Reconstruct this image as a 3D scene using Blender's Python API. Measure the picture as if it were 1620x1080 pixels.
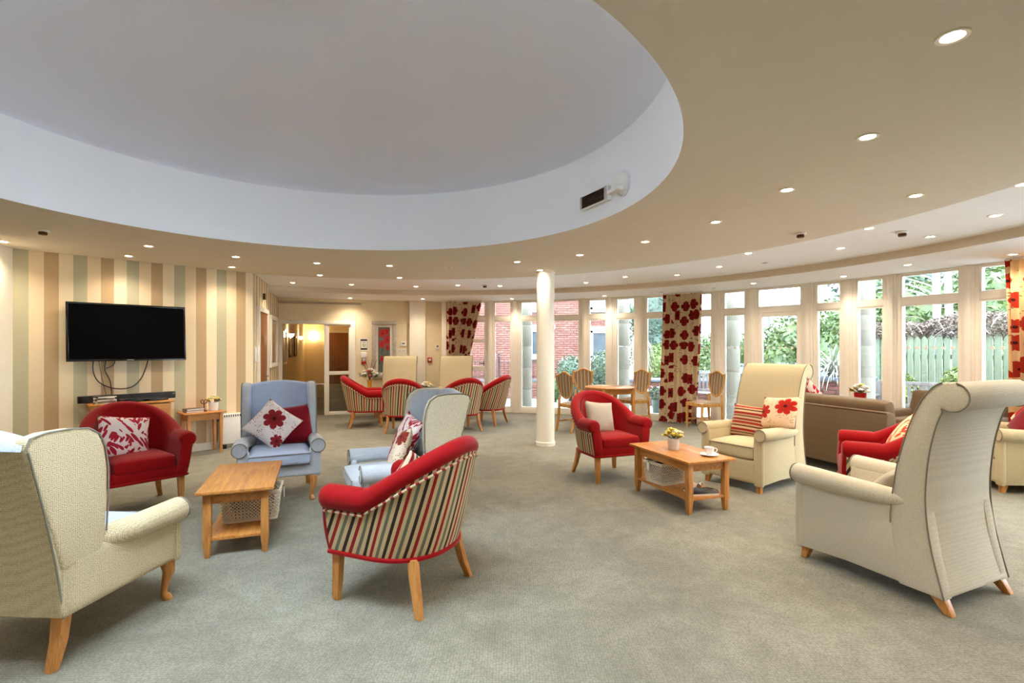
import bpy, bmesh, math, random
from mathutils import Matrix, Vector
random.seed(7)
R = math.radians
PI = math.pi
scene = bpy.context.scene
for o in list(bpy.data.objects):
    bpy.data.objects.remove(o, do_unlink=True)
COL = scene.collection

# ---------------------------------------------------------------- camera, world, exposure
cd = bpy.data.cameras.new('camera')
cam = bpy.data.objects.new('camera', cd)
COL.objects.link(cam)
cam.location = (0, 0, 1.42)
cam.rotation_euler = (R(90), 0, 0)
cd.sensor_width = 36.0
cd.lens = 800.0 / 1620.0 * 36.0
cd.shift_y = 9.0 / 1620.0
cd.clip_end = 300
scene.camera = cam

SKY_STRENGTH = 12.5
LAMP_WATTS = 24.5
world = bpy.data.worlds.new('overcast_sky')
scene.world = world
world.use_nodes = True
wn = world.node_tree
bg = wn.nodes['Background']
bg.inputs['Color'].default_value = (0.77, 0.885, 1.0, 1)
bg.inputs['Strength'].default_value = SKY_STRENGTH
vs = scene.view_settings
vs.view_transform = 'Standard'
vs.look = 'None'
vs.exposure = 1.22
vs.gamma = 1.0
vs.use_curve_mapping = False

# ---------------------------------------------------------------- node helper
class NT:
    """small builder for procedural materials"""
    def __init__(self, name):
        self.m = bpy.data.materials.new(name)
        self.m.use_nodes = True
        self.t = self.m.node_tree
        self.n = self.t.nodes
        self.b = self.n['Principled BSDF']
        self.out = self.n['Material Output']
    def link(self, a, b): self.t.links.new(a, b)
    def put(self, sock, v):
        if hasattr(v, 'is_output') or isinstance(v, bpy.types.NodeSocket): self.link(v, sock)
        elif isinstance(v, (tuple, list)) and len(v) == 3 and sock.type == 'RGBA': sock.default_value = (*v, 1)
        else: sock.default_value = v
    def math(self, op, a, b=None, c=None):
        nd = self.n.new('ShaderNodeMath'); nd.operation = op
        self.put(nd.inputs[0], a)
        if b is not None: self.put(nd.inputs[1], b)
        if c is not None: self.put(nd.inputs[2], c)
        return nd.outputs[0]
    def coord(self, kind='Object'):
        return self.n.new('ShaderNodeTexCoord').outputs[kind]
    def mapping(self, v, loc=(0,0,0), rot=(0,0,0), scale=(1,1,1)):
        nd = self.n.new('ShaderNodeMapping')
        self.link(v, nd.inputs[0])
        nd.inputs['Location'].default_value = loc
        nd.inputs['Rotation'].default_value = rot
        nd.inputs['Scale'].default_value = scale
        return nd.outputs[0]
    def sep(self, v):
        nd = self.n.new('ShaderNodeSeparateXYZ'); self.link(v, nd.inputs[0]); return nd.outputs
    def comb(self, x, y, z=0.0):
        nd = self.n.new('ShaderNodeCombineXYZ')
        self.put(nd.inputs[0], x); self.put(nd.inputs[1], y); self.put(nd.inputs[2], z)
        return nd.outputs[0]
    def noise(self, v, scale=5, detail=3, rough=.5, dist=0):
        nd = self.n.new('ShaderNodeTexNoise')
        if v is not None: self.link(v, nd.inputs['Vector'])
        nd.inputs['Scale'].default_value = scale; nd.inputs['Detail'].default_value = detail
        nd.inputs['Roughness'].default_value = rough; nd.inputs['Distortion'].default_value = dist
        return nd.outputs['Fac']
    def voro(self, v, scale=5, rnd=1.0, out='Distance', feature='F1'):
        nd = self.n.new('ShaderNodeTexVoronoi'); nd.feature = feature
        self.link(v, nd.inputs['Vector']); nd.inputs['Scale'].default_value = scale
        nd.inputs['Randomness'].default_value = rnd
        return nd.outputs[out]
    def ramp(self, f, stops, interp='LINEAR'):
        nd = self.n.new('ShaderNodeValToRGB'); cr = nd.color_ramp; cr.interpolation = interp
        while len(cr.elements) < len(stops): cr.elements.new(0.5)
        for e, (p, c) in zip(cr.elements, stops):
            e.position = p; e.color = (*c, 1)
        self.put(nd.inputs[0], f)
        return nd.outputs[0]
    def mix(self, f, a, b, mode='MIX'):
        nd = self.n.new('ShaderNodeMix'); nd.data_type = 'RGBA'; nd.blend_type = mode
        self.put(nd.inputs[0], f); self.put(nd.inputs[6], a); self.put(nd.inputs[7], b)
        return nd.outputs[2]
    def bump(self, h, strength=.3, dist=.01):
        nd = self.n.new('ShaderNodeBump'); nd.inputs['Strength'].default_value = strength
        nd.inputs['Distance'].default_value = dist
        self.put(nd.inputs['Height'], h); self.link(nd.outputs[0], self.b.inputs['Normal'])
    def done(self, col=None, rough=None, metal=None, spec=None, sheen=None):
        if col is not None: self.put(self.b.inputs['Base Color'], col)
        if rough is not None: self.put(self.b.inputs['Roughness'], rough)
        if metal is not None: self.put(self.b.inputs['Metallic'], metal)
        if spec is not None: self.put(self.b.inputs['Specular IOR Level'], spec)
        if sheen is not None:
            self.put(self.b.inputs['Sheen Weight'], sheen); self.put(self.b.inputs['Sheen Roughness'], .4)
        return self.m

def srgb(r, g, b):
    f = lambda c: (c/255/12.92) if c/255 <= .04045 else ((c/255+.055)/1.055)**2.4
    return (f(r), f(g), f(b))

def plain(name, c, rough=.5, metal=0, var=.06, nscale=9, bump=0, bscale=200, spec=.4):
    t = NT(name); v = t.coord()
    n = t.noise(v, nscale, 3)
    dark = tuple(x*(1-var*1.5) for x in c); lite = tuple(min(1, x*(1+var)) for x in c)
    t.done(t.ramp(n, [(.3, dark), (.7, lite)]), rough, metal, spec)
    if bump: t.bump(t.noise(v, bscale, 2), bump, .004)
    return t.m

def fabric(name, c, c2=None, scale=300, bump=.5, rough=.85, sheen=.2, var=.06, rnd=.8):
    """woven cloth: fine crossed weave, slight colour change"""
    t = NT(name); v = t.coord()
    n = t.noise(v, 6, 4)
    w = t.voro(v, scale, rnd)
    c2 = c2 or tuple(x*.72 for x in c)
    base = t.mix(t.math('MULTIPLY', w, 1.1), c, c2)
    base = t.mix(t.math('MULTIPLY', n, var*4), base, tuple(x*.6 for x in c))
    t.done(base, rough, 0, .15, sheen)
    t.bump(w, bump, .003)
    return t.m

def wood(name, c, c2, scale=1.0, rough=.38, axis=(1, 12, 12)):
    t = NT(name); v = t.mapping(t.coord(), scale=tuple(a*scale for a in axis))
    n = t.noise(v, 2.2, 5, .6, 1.2)
    n2 = t.noise(v, 11, 3, .6)
    f = t.math('ADD', t.math('MULTIPLY', n, .75), t.math('MULTIPLY', n2, .25))
    t.done(t.ramp(f, [(.32, c2), (.55, c), (.75, tuple(min(1, x*1.12) for x in c))]), rough, 0, .45)
    t.bump(n2, .05, .002)
    return t.m

M = {}
M['ceiling_cream'] = plain('ceiling_cream_paint', srgb(225, 213, 194), .9, var=.01, spec=.1)
M['ceiling_white'] = plain('ceiling_white_paint', srgb(250, 249, 248), .9, var=.01, spec=.1)
M['dome_grey'] = plain('dome_lilac_grey_paint', srgb(232, 233, 242), .92, var=.008, nscale=2, spec=.1)
M['upstand'] = plain('upstand_blue_white_paint', srgb(248, 250, 255), .9, var=.008, nscale=2, spec=.1)
M['wall_cream'] = plain('wall_cream_paint', srgb(238, 222, 188), .85, var=.015, spec=.15)
M['wall_white'] = plain('wall_white_paint', srgb(247, 240, 222), .85, var=.01, spec=.15)
M['column_white'] = plain('column_ivory_paint', srgb(246, 240, 226), .55, var=.01, spec=.3)
M['frame_white'] = plain('window_frame_ivory', srgb(248, 240, 227), .35, var=.015, spec=.4)
M['trim_white'] = plain('trim_white_gloss', srgb(242, 236, 222), .35, var=.01)
M['white_plastic'] = plain('white_plastic', srgb(240, 238, 232), .4, var=.01)
M['black_plastic'] = plain('black_plastic', (.008, .008, .009), .3, var=.1)
M['red_plastic'] = plain('red_plastic', srgb(190, 25, 25), .35)
M['chrome'] = plain('brushed_chrome', (.7, .68, .65), .25, 1)
M['oak'] = wood('honey_oak', srgb(200, 136, 68), srgb(160, 98, 42))
M['oak_leg'] = wood('oak_leg_wood', srgb(202, 140, 74), srgb(160, 98, 44), axis=(14, 14, 1.5))
M['oak_chair'] = wood('golden_oak_chair', srgb(214, 164, 92), srgb(176, 120, 58), axis=(12, 12, 2))
M['brown_door'] = wood('brown_door_veneer', srgb(150, 92, 44), srgb(112, 64, 28), axis=(10, 10, 1))
M['dark_wood'] = wood('dark_wood', srgb(88, 56, 36), srgb(60, 36, 22))
M['red_velvet'] = fabric('red_velvet', srgb(168, 5, 11), srgb(132, 3, 7), 500, .15, .75, .18, .05)
M['red_cloth'] = fabric('dark_red_cloth', srgb(140, 16, 34), None, 420, .25)
M['cream_weave'] = fabric('cream_basket_weave', srgb(236, 220, 184), srgb(172, 154, 116), 120, 1.0, .9, .1, .06, .35)
M['cream_fine'] = fabric('cream_fine_weave', srgb(236, 226, 198), srgb(190, 176, 144), 200, .6, .9, .1)
M['taupe_weave'] = fabric('taupe_ribbed_weave', srgb(230, 221, 201), srgb(186, 175, 152), 230, .5, .9, .1, .06, .55)
M['sand_cloth'] = fabric('sand_cloth', srgb(224, 210, 174), srgb(184, 168, 132), 240, .5, .9, .1)
M['blue_cloth'] = fabric('pale_blue_cloth', srgb(208, 219, 240), srgb(168, 182, 210), 260, .4, .9, .1)
M['grey_blue_cloth'] = fabric('grey_blue_cloth', srgb(218, 221, 226), srgb(172, 177, 184), 240, .5, .9, .1)
M['brown_cloth'] = fabric('mushroom_brown_cloth', srgb(128, 106, 82), srgb(96, 78, 58), 260, .4, .9, .15)
M['beige_cloth'] = fabric('beige_linen', srgb(206, 196, 178), srgb(166, 154, 136), 180, .6)
M['grey_piping'] = fabric('grey_piping', srgb(146, 140, 126), None, 300, .4)
M['white_ceramic'] = plain('white_ceramic', srgb(244, 242, 238), .12, var=.01, spec=.6)
M['yellow_ceramic'] = plain('amber_ceramic', srgb(226, 168, 60), .2, var=.03)
M['red_pot'] = plain('red_glazed_pot', srgb(170, 20, 24), .25, var=.03)
M['frosted_pot'] = plain('frosted_white_glass_pot', srgb(232, 230, 224), .2, var=.02, spec=.6)
M['leaf'] = plain('dark_leaf_green', srgb(70, 98, 44), .5, var=.35, nscale=30)
M['petal_yellow'] = plain('yellow_petal', srgb(240, 222, 120), .6, var=.12, nscale=40)
M['petal_cream'] = plain('cream_petal', srgb(246, 238, 208), .6, var=.06, nscale=40)
M['petal_white'] = plain('white_petal', srgb(250, 248, 242), .6, var=.04, nscale=40)
M['petal_pink'] = plain('pink_petal', srgb(214, 120, 112), .6, var=.1, nscale=40)
M['stem_brown'] = plain('brown_twig', srgb(96, 62, 40), .7, var=.1)
M['bronze'] = plain('bronze_metal', srgb(92, 58, 40), .35, .6, var=.1)
M['paper'] = plain('paper_white', srgb(240, 234, 220), .8, var=.02)
M['grey_book'] = plain('grey_album_cover', srgb(110, 104, 100), .6, var=.1)
M['ink'] = plain('black_ink', (.02, .02, .02), .6, var=.05)

def screen_mat():
    t = NT('tv_screen_glass'); t.done((.0012, .0012, .0014), .5, 0, .03); return t.m
M['screen'] = screen_mat()

def emis(name, c, s):
    t = NT(name)
    t.b.inputs['Base Color'].default_value = (*c, 1)
    t.b.inputs['Emission Color'].default_value = (*c, 1)
    t.b.inputs['Emission Strength'].default_value = s
    return t.m
M['lamp_lens'] = emis('lit_lamp_lens', (1.0, .87, .66), 30)
M['lamp_dim'] = emis('lit_wall_lamp', (1.0, .74, .42), 7)

def glass_mat(name='window_glass', tint=(.855, .872, .868)):
    t = NT(name)
    fr = t.n.new('ShaderNodeFresnel'); fr.inputs[0].default_value = 1.45
    tr = t.n.new('ShaderNodeBsdfTransparent'); tr.inputs[0].default_value = (*tint, 1)
    gl = t.n.new('ShaderNodeBsdfGlossy'); gl.inputs['Roughness'].default_value = .01
    nz = t.math('MULTIPLY', t.noise(t.coord(), .7, 1), .3)
    mx = t.n.new('ShaderNodeMixShader')
    t.link(t.math('MULTIPLY', fr.outputs[0], t.math('ADD', nz, .85)), mx.inputs[0])
    t.link(tr.outputs[0], mx.inputs[1]); t.link(gl.outputs[0], mx.inputs[2])
    t.link(mx.outputs[0], t.out.inputs[0])
    return t.m
M['glass'] = glass_mat()
M['clear_glass'] = glass_mat('clear_rooflight_glass', (.97, .985, .985))

def carpet_mat():
    t = NT('sage_grey_carpet'); v = t.coord()
    big = t.noise(v, .9, 5, .6, .3); mid = t.noise(v, 7, 4, .6)
    w = t.voro(v, 75, .45)
    f = t.math('ADD', t.math('MULTIPLY', big, .65), t.math('MULTIPLY', mid, .35))
    c = t.ramp(f, [(.30, srgb(120, 116, 102)), (.5, srgb(149, 145, 129)), (.70, srgb(176, 172, 155))])
    c = t.mix(t.math('MULTIPLY', w, .8), c, srgb(84, 83, 74))
    t.done(c, .95, 0, .05, .15); t.bump(w, .6, .006)
    return t.m
M['carpet'] = carpet_mat()

def wallpaper_mat():
    t = NT('striped_wallpaper'); x, y, z = t.sep(t.coord('UV'))
    f = t.math('FRACT', t.math('DIVIDE', x, .51))
    g, c, b = srgb(190, 183, 152), srgb(236, 213, 177), srgb(194, 165, 125)
    c2 = srgb(242, 224, 190)
    col = t.ramp(f, [(0, g), (.25, c), (.5, b), (.75, c2)], 'CONSTANT')
    n = t.noise(t.mapping(t.coord('UV'), scale=(4, 160, 1)), 2, 2)
    col = t.mix(t.math('MULTIPLY', n, .12), col, srgb(150, 130, 100))
    t.done(col, .6, 0, .25)
    return t.m
M['wallpaper'] = wallpaper_mat()

def stripe_mat(name, period, stops, axis=0):
    t = NT(name); s = t.sep(t.coord('UV'))
    f = t.math('FRACT', t.math('DIVIDE', s[axis], period))
    col = t.ramp(f, stops, 'CONSTANT')
    w = t.noise(t.coord(), 350, 2)
    col = t.mix(t.math('MULTIPLY', w, .3), col, (.10, .08, .06))
    t.done(col, .85, 0, .15, .1)
    t.bump(w, .25, .002)
    return t.m
CR = srgb(216, 190, 146)
M['tub_stripe'] = stripe_mat('tub_stripe_cloth', .138, [(0, CR), (.17, srgb(160, 22, 26)), (.33, CR), (.5, srgb(48, 36, 34)), (.66, CR), (.84, srgb(112, 116, 98))])
M['seat_stripe'] = stripe_mat('dining_stripe_cloth', .075, [(0, CR), (.25, srgb(120, 40, 48)), (.45, CR), (.6, srgb(56, 50, 62)), (.8, srgb(190, 176, 150))])
M['cord'] = stripe_mat('cream_red_cord', .05, [(0, srgb(220, 196, 160)), (.6, srgb(150, 24, 26))])
M['band_stripe'] = stripe_mat('red_band_stripe_cloth', .5, [(0, srgb(140, 22, 20)), (.10, srgb(206, 176, 140)), (.22, srgb(90, 22, 22)), (.28, srgb(190, 150, 116)), (.36, srgb(160, 26, 22)), (.5, srgb(214, 188, 150)), (.62, srgb(110, 28, 26)), (.7, srgb(200, 170, 130)), (.8, srgb(166, 30, 24)), (.92, srgb(196, 160, 124))], axis=1)
M['bold_stripe'] = stripe_mat('bold_stripe_cloth', .3, [(0, srgb(214, 196, 164)), (.16, srgb(150, 22, 26)), (.33, srgb(214, 196, 164)), (.5, srgb(40, 32, 30)), (.66, srgb(214, 196, 164)), (.82, srgb(100, 104, 88))])

def flower_mask(t, u, v, cx, cy, r, petals=7, ph=0.0):
    dx = t.math('SUBTRACT', u, cx); dy = t.math('SUBTRACT', v, cy)
    d = t.math('SQRT', t.math('ADD', t.math('MULTIPLY', dx, dx), t.math('MULTIPLY', dy, dy)))
    a = t.math('ARCTAN2', dy, dx)
    p = t.math('ABSOLUTE', t.math('COSINE', t.math('ADD', t.math('MULTIPLY', a, petals/2), ph)))
    rad = t.math('MULTIPLY', t.math('ADD', t.math('MULTIPLY', t.math('POWER', p, .5), .42), .58), r)
    return t.math('LESS_THAN', d, rad), t.math('LESS_THAN', d, r*.16), t.math('DIVIDE', d, r)

def floral_mat(name, ground, petal, flowers, sprig=True):
    t = NT(name); s = t.sep(t.coord('UV')); u, v = s[0], s[1]
    n = t.noise(t.coord('UV'), 14, 3)
    col = ground
    if sprig:
        vv = t.mapping(t.coord('UV'), rot=(0, 0, .6), scale=(1.0, 2.3, 1))
        w = t.math('LESS_THAN', t.voro(vv, 17, .75), .34)
        patch = t.math('GREATER_THAN', t.noise(t.coord('UV'), 3.1, 1), .47)
        col = t.mix(t.math('MULTIPLY', w, patch), ground, srgb(150, 116, 70))
    for cx, cy, r, ph in flowers:
        m, c, d = flower_mask(t, u, v, cx, cy, r, 7, ph)
        pc = t.mix(t.math('MULTIPLY', d, .8), tuple(x*.55 for x in petal), petal)
        pc = t.mix(t.math('MULTIPLY', n, .5), pc, tuple(x*.7 for x in petal))
        col = t.mix(m, col, pc)
        col = t.mix(c, col, srgb(66, 22, 20))
    t.done(col, .85, 0, .15, .1)
    t.bump(t.noise(t.coord(), 260, 2), .25, .002)
    return t.m
M['floral'] = floral_mat('white_floral_cloth', srgb(236, 224, 218), srgb(164, 44, 50), [(.46, .60, .27, 0.4), (.86, .2, .16, 1.0)])
M['floral_peach'] = floral_mat('peach_floral_cloth', srgb(238, 206, 172), srgb(204, 42, 30), [(.14, .48, .24, .2), (.74, .66, .27, 1.1)])
M['floral_tan'] = floral_mat('tan_floral_cloth', srgb(226, 206, 180), srgb(166, 60, 48), [(.35, .45, .3, .2), (.85, .75, .2, 1.1)])

def leaf_mat(name, ground, leafc):
    t = NT(name); uv = t.coord('UV')
    def layer(rot, off, sc):
        vv = t.mapping(t.mapping(uv, loc=(off, off*.7, 0), rot=(0, 0, rot)), scale=(1, .30, 1))
        return t.math('LESS_THAN', t.voro(vv, sc, .7), .50)
    zone = t.math('GREATER_THAN', t.noise(uv, 2.2, 1), .5)
    a = layer(.45, 0, 13); b = layer(-.7, 3.1, 13)
    m = t.math('ADD', t.math('MULTIPLY', a, zone), t.math('MULTIPLY', b, t.math('SUBTRACT', 1.0, zone)))
    t.done(t.mix(m, ground, leafc), .85, 0, .15, .1)
    t.bump(t.noise(t.coord(), 260, 2), .25, .002)
    return t.m
M['leafy_red'] = leaf_mat('red_leaf_print_cloth', srgb(238, 218, 212), srgb(176, 36, 50))
M['leafy_orange'] = leaf_mat('orange_leaf_print_cloth', srgb(242, 206, 160), srgb(206, 50, 28))

def curtain_mat(name, ground, petal):
    t = NT(name); uv = t.coord('UV')
    v2 = t.mapping(uv, scale=(2.6, 2.6, 1))
    nd = t.n.new('ShaderNodeTexVoronoi'); t.link(v2, nd.inputs['Vector']); nd.inputs['Scale'].default_value = 1.45
    nd.inputs['Randomness'].default_value = .55
    sub = t.n.new('ShaderNodeVectorMath'); sub.operation = 'SUBTRACT'; t.link(v2, sub.inputs[0]); t.link(nd.outputs['Position'], sub.inputs[1])
    lx, ly, lz = t.sep(sub.outputs[0])
    d = t.math('SQRT', t.math('ADD', t.math('MULTIPLY', lx, lx), t.math('MULTIPLY', ly, ly)))
    pet = t.math('POWER', t.math('ABSOLUTE', t.math('COSINE', t.math('MULTIPLY', t.math('ARCTAN2', ly, lx), 3.0))), .5)
    fl = t.math('LESS_THAN', d, t.math('ADD', t.math('MULTIPLY', pet, .07), .19)); ce = t.math('LESS_THAN', d, .045)
    sp = t.math('LESS_THAN', t.voro(t.mapping(uv, rot=(0, 0, .5), scale=(1, 2.2, 1)), 17, .9), .28)
    zone = t.math('GREATER_THAN', t.noise(uv, 5, 1), .5)
    col = t.mix(t.math('MULTIPLY', sp, zone), ground, srgb(150, 120, 74))
    col = t.mix(fl, col, petal); col = t.mix(ce, col, srgb(60, 16, 16))
    t.done(col, .85, 0, .15, .15)
    t.bump(t.noise(t.coord(), 220, 2), .2, .002)
    return t.m
M['curtain'] = curtain_mat('floral_curtain_cloth', srgb(226, 206, 172), srgb(140, 24, 24))
M['curtain_warm_lit'] = curtain_mat('floral_curtain_cloth_warm_lit', srgb(238, 208, 160), srgb(186, 52, 28))  # same curtain cloth with warm light put into its colours

def brick_mat(name, c, c2):
    t = NT(name); n = t.noise(t.coord('Object'), 3.0, 3); n2 = t.noise(t.coord(), 60, 3)
    oi = t.n.new('ShaderNodeObjectInfo').outputs['Random']
    f = t.math('ADD', t.math('MULTIPLY', n, .6), t.math('MULTIPLY', oi, .4))
    t.done(t.ramp(f, [(.25, c2), (.7, c)]), .85, 0, .2); t.bump(n2, .4, .004)
    return t.m
M['brick'] = brick_mat('red_brick', srgb(122, 82, 73), srgb(98, 62, 55))
M['brick_dark'] = brick_mat('brown_brick', srgb(105, 67, 59), srgb(77, 46, 41))
M['mortar'] = plain('mortar', srgb(128, 117, 110), .9, var=.06, bump=.3)
M['paving'] = plain('pale_paving', srgb(172, 173, 176), .8, var=.06, nscale=2)
M['stone'] = plain('cast_stone', srgb(101, 97, 87), .8, var=.05, bump=.2)
M['slate'] = plain('blue_slate_coping', srgb(78, 83, 95), .6, var=.1)
M['fence_wood'] = wood('weathered_green_fence', srgb(88, 97, 80), srgb(64, 73, 58), axis=(8, 8, 1))
M['bench_wood'] = wood('weathered_grey_bench', srgb(100, 94, 92), srgb(77, 71, 70), axis=(6, 6, 2))
M['iron'] = plain('black_iron', (.03, .03, .035), .45, .4, var=.1)
M['house_white'] = plain('white_render', srgb(205, 205, 205), .8, var=.02)
M['roof_grey'] = plain('grey_slate_roof', srgb(150, 150, 154), .7, var=.1, nscale=3)
M['dark_glass'] = plain('dark_window_glass', srgb(62, 68, 74), .1, var=.15, nscale=1.5, spec=.6)
M['bark_birch'] = plain('birch_bark', srgb(133, 129, 123), .8, var=.18, nscale=12)
M['bark'] = plain('brown_bark', srgb(71, 59, 50), .85, var=.2, nscale=14)
def foliage(name, a, b, c):
    t = NT(name); v = t.coord(); n = t.noise(v, 5, 3, .6); n2 = t.noise(v, 40, 2)
    f = t.math('ADD', t.math('MULTIPLY', n, .5), t.math('MULTIPLY', n2, .5))
    t.done(t.ramp(f, [(.3, a), (.5, b), (.7, c)]), .45, 0, .4)
    t.put(t.b.inputs['Transmission Weight'], 0.0)
    return t.m
M['laurel'] = foliage('laurel_leaves', srgb(36, 56, 29), srgb(61, 81, 39), srgb(100, 108, 59))
M['laurel_bright'] = foliage('bright_laurel_leaves', srgb(56, 76, 29), srgb(82, 99, 41), srgb(112, 120, 65))
M['holly'] = foliage('grey_green_leaves', srgb(35, 53, 39), srgb(59, 77, 59), srgb(97, 109, 92))
M['conifer'] = foliage('conifer_needles', srgb(30, 46, 39), srgb(50, 66, 55), srgb(73, 88, 76))
M['silver'] = foliage('silver_shrub_leaves', srgb(65, 79, 71), srgb(97, 108, 101), srgb(129, 134, 129))
M['dead_vine'] = foliage('brown_vine_twigs', srgb(65, 53, 47), srgb(92, 79, 71), srgb(112, 100, 92))
M['variegated'] = foliage('cream_strap_leaves', srgb(112, 120, 100), srgb(133, 136, 123), srgb(144, 146, 139))
M['palm_green'] = foliage('palm_spikes', srgb(50, 70, 50), srgb(73, 92, 70), srgb(100, 112, 88))
M['palm_dead'] = foliage('dry_palm_leaves', srgb(88, 80, 68), srgb(112, 105, 93), srgb(129, 123, 112))

# ---------------------------------------------------------------- mesh helper
class MB:
    def __init__(self):
        self.v = []; self.f = []; self.uv = {}
    def add(self, verts, faces, uvs=None):
        o = len(self.v)
        self.v += [tuple(p) for p in verts]
        self.f += [tuple(i+o for i in fc) for fc in faces]
        if uvs:
            for i, q in enumerate(uvs): self.uv[o+i] = q
        return self
    def box(self, c, s, rz=0.0, m=None):
        cx, cy, cz = c; x, y, z = s[0]/2, s[1]/2, s[2]/2
        pts = [(-x,-y,-z),(x,-y,-z),(x,y,-z),(-x,y,-z),(-x,-y,z),(x,-y,z),(x,y,z),(-x,y,z)]
        ca, sa = math.cos(rz), math.sin(rz)
        pts = [(cx+a*ca-b*sa, cy+a*sa+b*ca, cz+d) for a, b, d in pts]
        if m: pts = [tuple(m @ Vector(p)) for p in pts]
        return self.add(pts, [(3,2,1,0),(4,5,6,7),(0,1,5,4),(1,2,6,5),(2,3,7,6),(3,0,4,7)])
    def beam(self, a, b, w, h=None, up=(0,0,1)):
        """square bar from a to b"""
        h = h or w
        a, b = Vector(a), Vector(b); d = (b-a).normalized(); u = Vector(up)
        if abs(d.dot(u)) > .98: u = Vector((0, 1, 0))
        s = d.cross(u).normalized(); u = s.cross(d)
        pts = []
        for p in (a, b):
            for i, j in ((-1,-1),(1,-1),(1,1),(-1,1)): pts.append(p+s*i*w/2+u*j*h/2)
        return self.add(pts, [(0,1,2,3),(7,6,5,4),(0,4,5,1),(1,5,6,2),(2,6,7,3),(3,7,4,0)])
    def taper(self, a, b, wa, wb):
        """square section leg from a (top) to b (bottom)"""
        pts = []
        for p, w in ((a, wa), (b, wb)):
            wx, wy = (w if isinstance(w, tuple) else (w, w))
            for i, j in ((-1,-1),(1,-1),(1,1),(-1,1)): pts.append((p[0]+i*wx/2, p[1]+j*wy/2, p[2]))
        return self.add(pts, [(0,1,2,3),(7,6,5,4),(0,4,5,1),(1,5,6,2),(2,6,7,3),(3,7,4,0)])
    def sect(self, path):
        """square sections list of (x,y,z,wx,wy) joined"""
        pts = []; fs = []
        for x, y, z, wx, wy in path:
            for i, j in ((-1,-1),(1,-1),(1,1),(-1,1)): pts.append((x+i*wx/2, y+j*wy/2, z))
        n = len(path)
        for k in range(n-1):
            o = 4*k
            for i in range(4): fs.append((o+i, o+4+i, o+4+(i+1) % 4, o+(i+1) % 4))
        fs.append((0,1,2,3)); o = 4*(n-1); fs.append((o+3,o+2,o+1,o))
        return self.add(pts, fs)
    def grid(self, fn, nu, nv, uvfn=None, closeu=False, flip=False):
        pts = []; uvs = []
        for i in range(nu+1):
            for j in range(nv+1):
                u, v = i/nu, j/nv
                pts.append(fn(u, v)); uvs.append(uvfn(u, v) if uvfn else (u, v))
        fs = []
        for i in range(nu):
            for j in range(nv):
                a = i*(nv+1)+j; b = (i+1)*(nv+1)+j
                q = (a, b, b+1, a+1)
                fs.append(q[::-1] if flip else q)
        return self.add(pts, fs, uvs)
    def loft(self, rings, cap=True, close=True):
        n = len(rings[0]); pts = [p for r in rings for p in r]; fs = []
        for k in range(len(rings)-1):
            for i in range(n if close else n-1):
                a = k*n+i; b = k*n+(i+1) % n
                fs.append((a, b, b+n, a+n))
        if cap:
            fs.append(tuple(range(n-1, -1, -1))); o = (len(rings)-1)*n
            fs.append(tuple(range(o, o+n)))
        return self.add(pts, fs)
    def tube(self, path, r, n=8, closed=False, cap=True, uvs=None, squash=None):
        P = [Vector(p) for p in path]; L = len(P)
        rr = r if isinstance(r, (list, tuple)) else [r]*L
        rings = []; prev = None; s = 0; us = []
        for i, p in enumerate(P):
            if closed: d = (P[(i+1) % L]-P[i-1])
            else: d = P[min(i+1, L-1)]-P[max(i-1, 0)]
            d = d.normalized() if d.length > 1e-9 else Vector((0, 0, 1))
            if prev is None:
                u = Vector((0, 0, 1)) if abs(d.z) < .9 else Vector((1, 0, 0))
            else: u = prev
            u = (u-d*u.dot(d)).normalized(); w = d.cross(u); prev = u
            if i: s += (P[i]-P[i-1]).length
            ring = []
            for k in range(n):
                a = 2*PI*k/n
                ring.append(p+(u*math.cos(a)*(squash or 1)+w*math.sin(a))*rr[i]); us.append((s, k/n))
            rings.append(ring)
        if closed: rings.append(rings[0]); us += us[:n]
        o = len(self.v)
        self.loft(rings, cap=cap and not closed)
        for i, q in enumerate(us): self.uv[o+i] = q
        return self
    def lathe(self, prof, n=20, c=(0,0,0), cap=True):
        rings = [[(c[0]+r*math.cos(2*PI*k/n), c[1]+r*math.sin(2*PI*k/n), c[2]+z) for k in range(n)] for r, z in prof]
        return self.loft(rings, cap=cap)
    def prism(self, poly, d):
        """planar polygon (3d points) extruded by vector d"""
        d = Vector(d); n = len(poly)
        pts = [Vector(p) for p in poly]+[Vector(p)+d for p in poly]
        fs = [tuple(range(n-1, -1, -1)), tuple(range(n, 2*n))]
        fs += [(i, (i+1) % n, n+(i+1) % n, n+i) for i in range(n)]
        return self.add(pts, fs)
    def rbox(self, c, s, r=.03, bulge=0.0, nx=8, ny=8, nz=4):
        """rounded upholstery block: superellipsoid-like box with crowned top"""
        x, y, z = s[0]/2, s[1]/2, s[2]/2
        bm = bmesh.new(); bmesh.ops.create_cube(bm, size=2)
        bmesh.ops.subdivide_edges(bm, edges=bm.edges[:], cuts=7, use_grid_fill=True)
        idx = {}
        for v in bm.verts:
            p = Vector((v.co.x*x, v.co.y*y, v.co.z*z))
            q = Vector((max(-x+r, min(x-r, p.x)), max(-y+r, min(y-r, p.y)), max(-z+r, min(z-r, p.z))))
            # remap so that outer rows fall on the rounding
            e = Vector([math.copysign(abs(k)**.8, k) for k in v.co])
            p = Vector((e.x*x, e.y*y, e.z*z))
            q = Vector((max(-x+r, min(x-r, p.x)), max(-y+r, min(y-r, p.y)), max(-z+r, min(z-r, p.z))))
            d = p-q
            if d.length > 1e-6: p = q+d.normalized()*r
            fx = (1-(p.x/x)**2)*(1-(p.y/y)**2)
            if bulge: p.z += bulge*fx*(1 if p.z > 0 else -.3)
            v.co = p+Vector(c)
        pts = [v.co.copy() for v in bm.verts]
        bm.verts.index_update()
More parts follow.
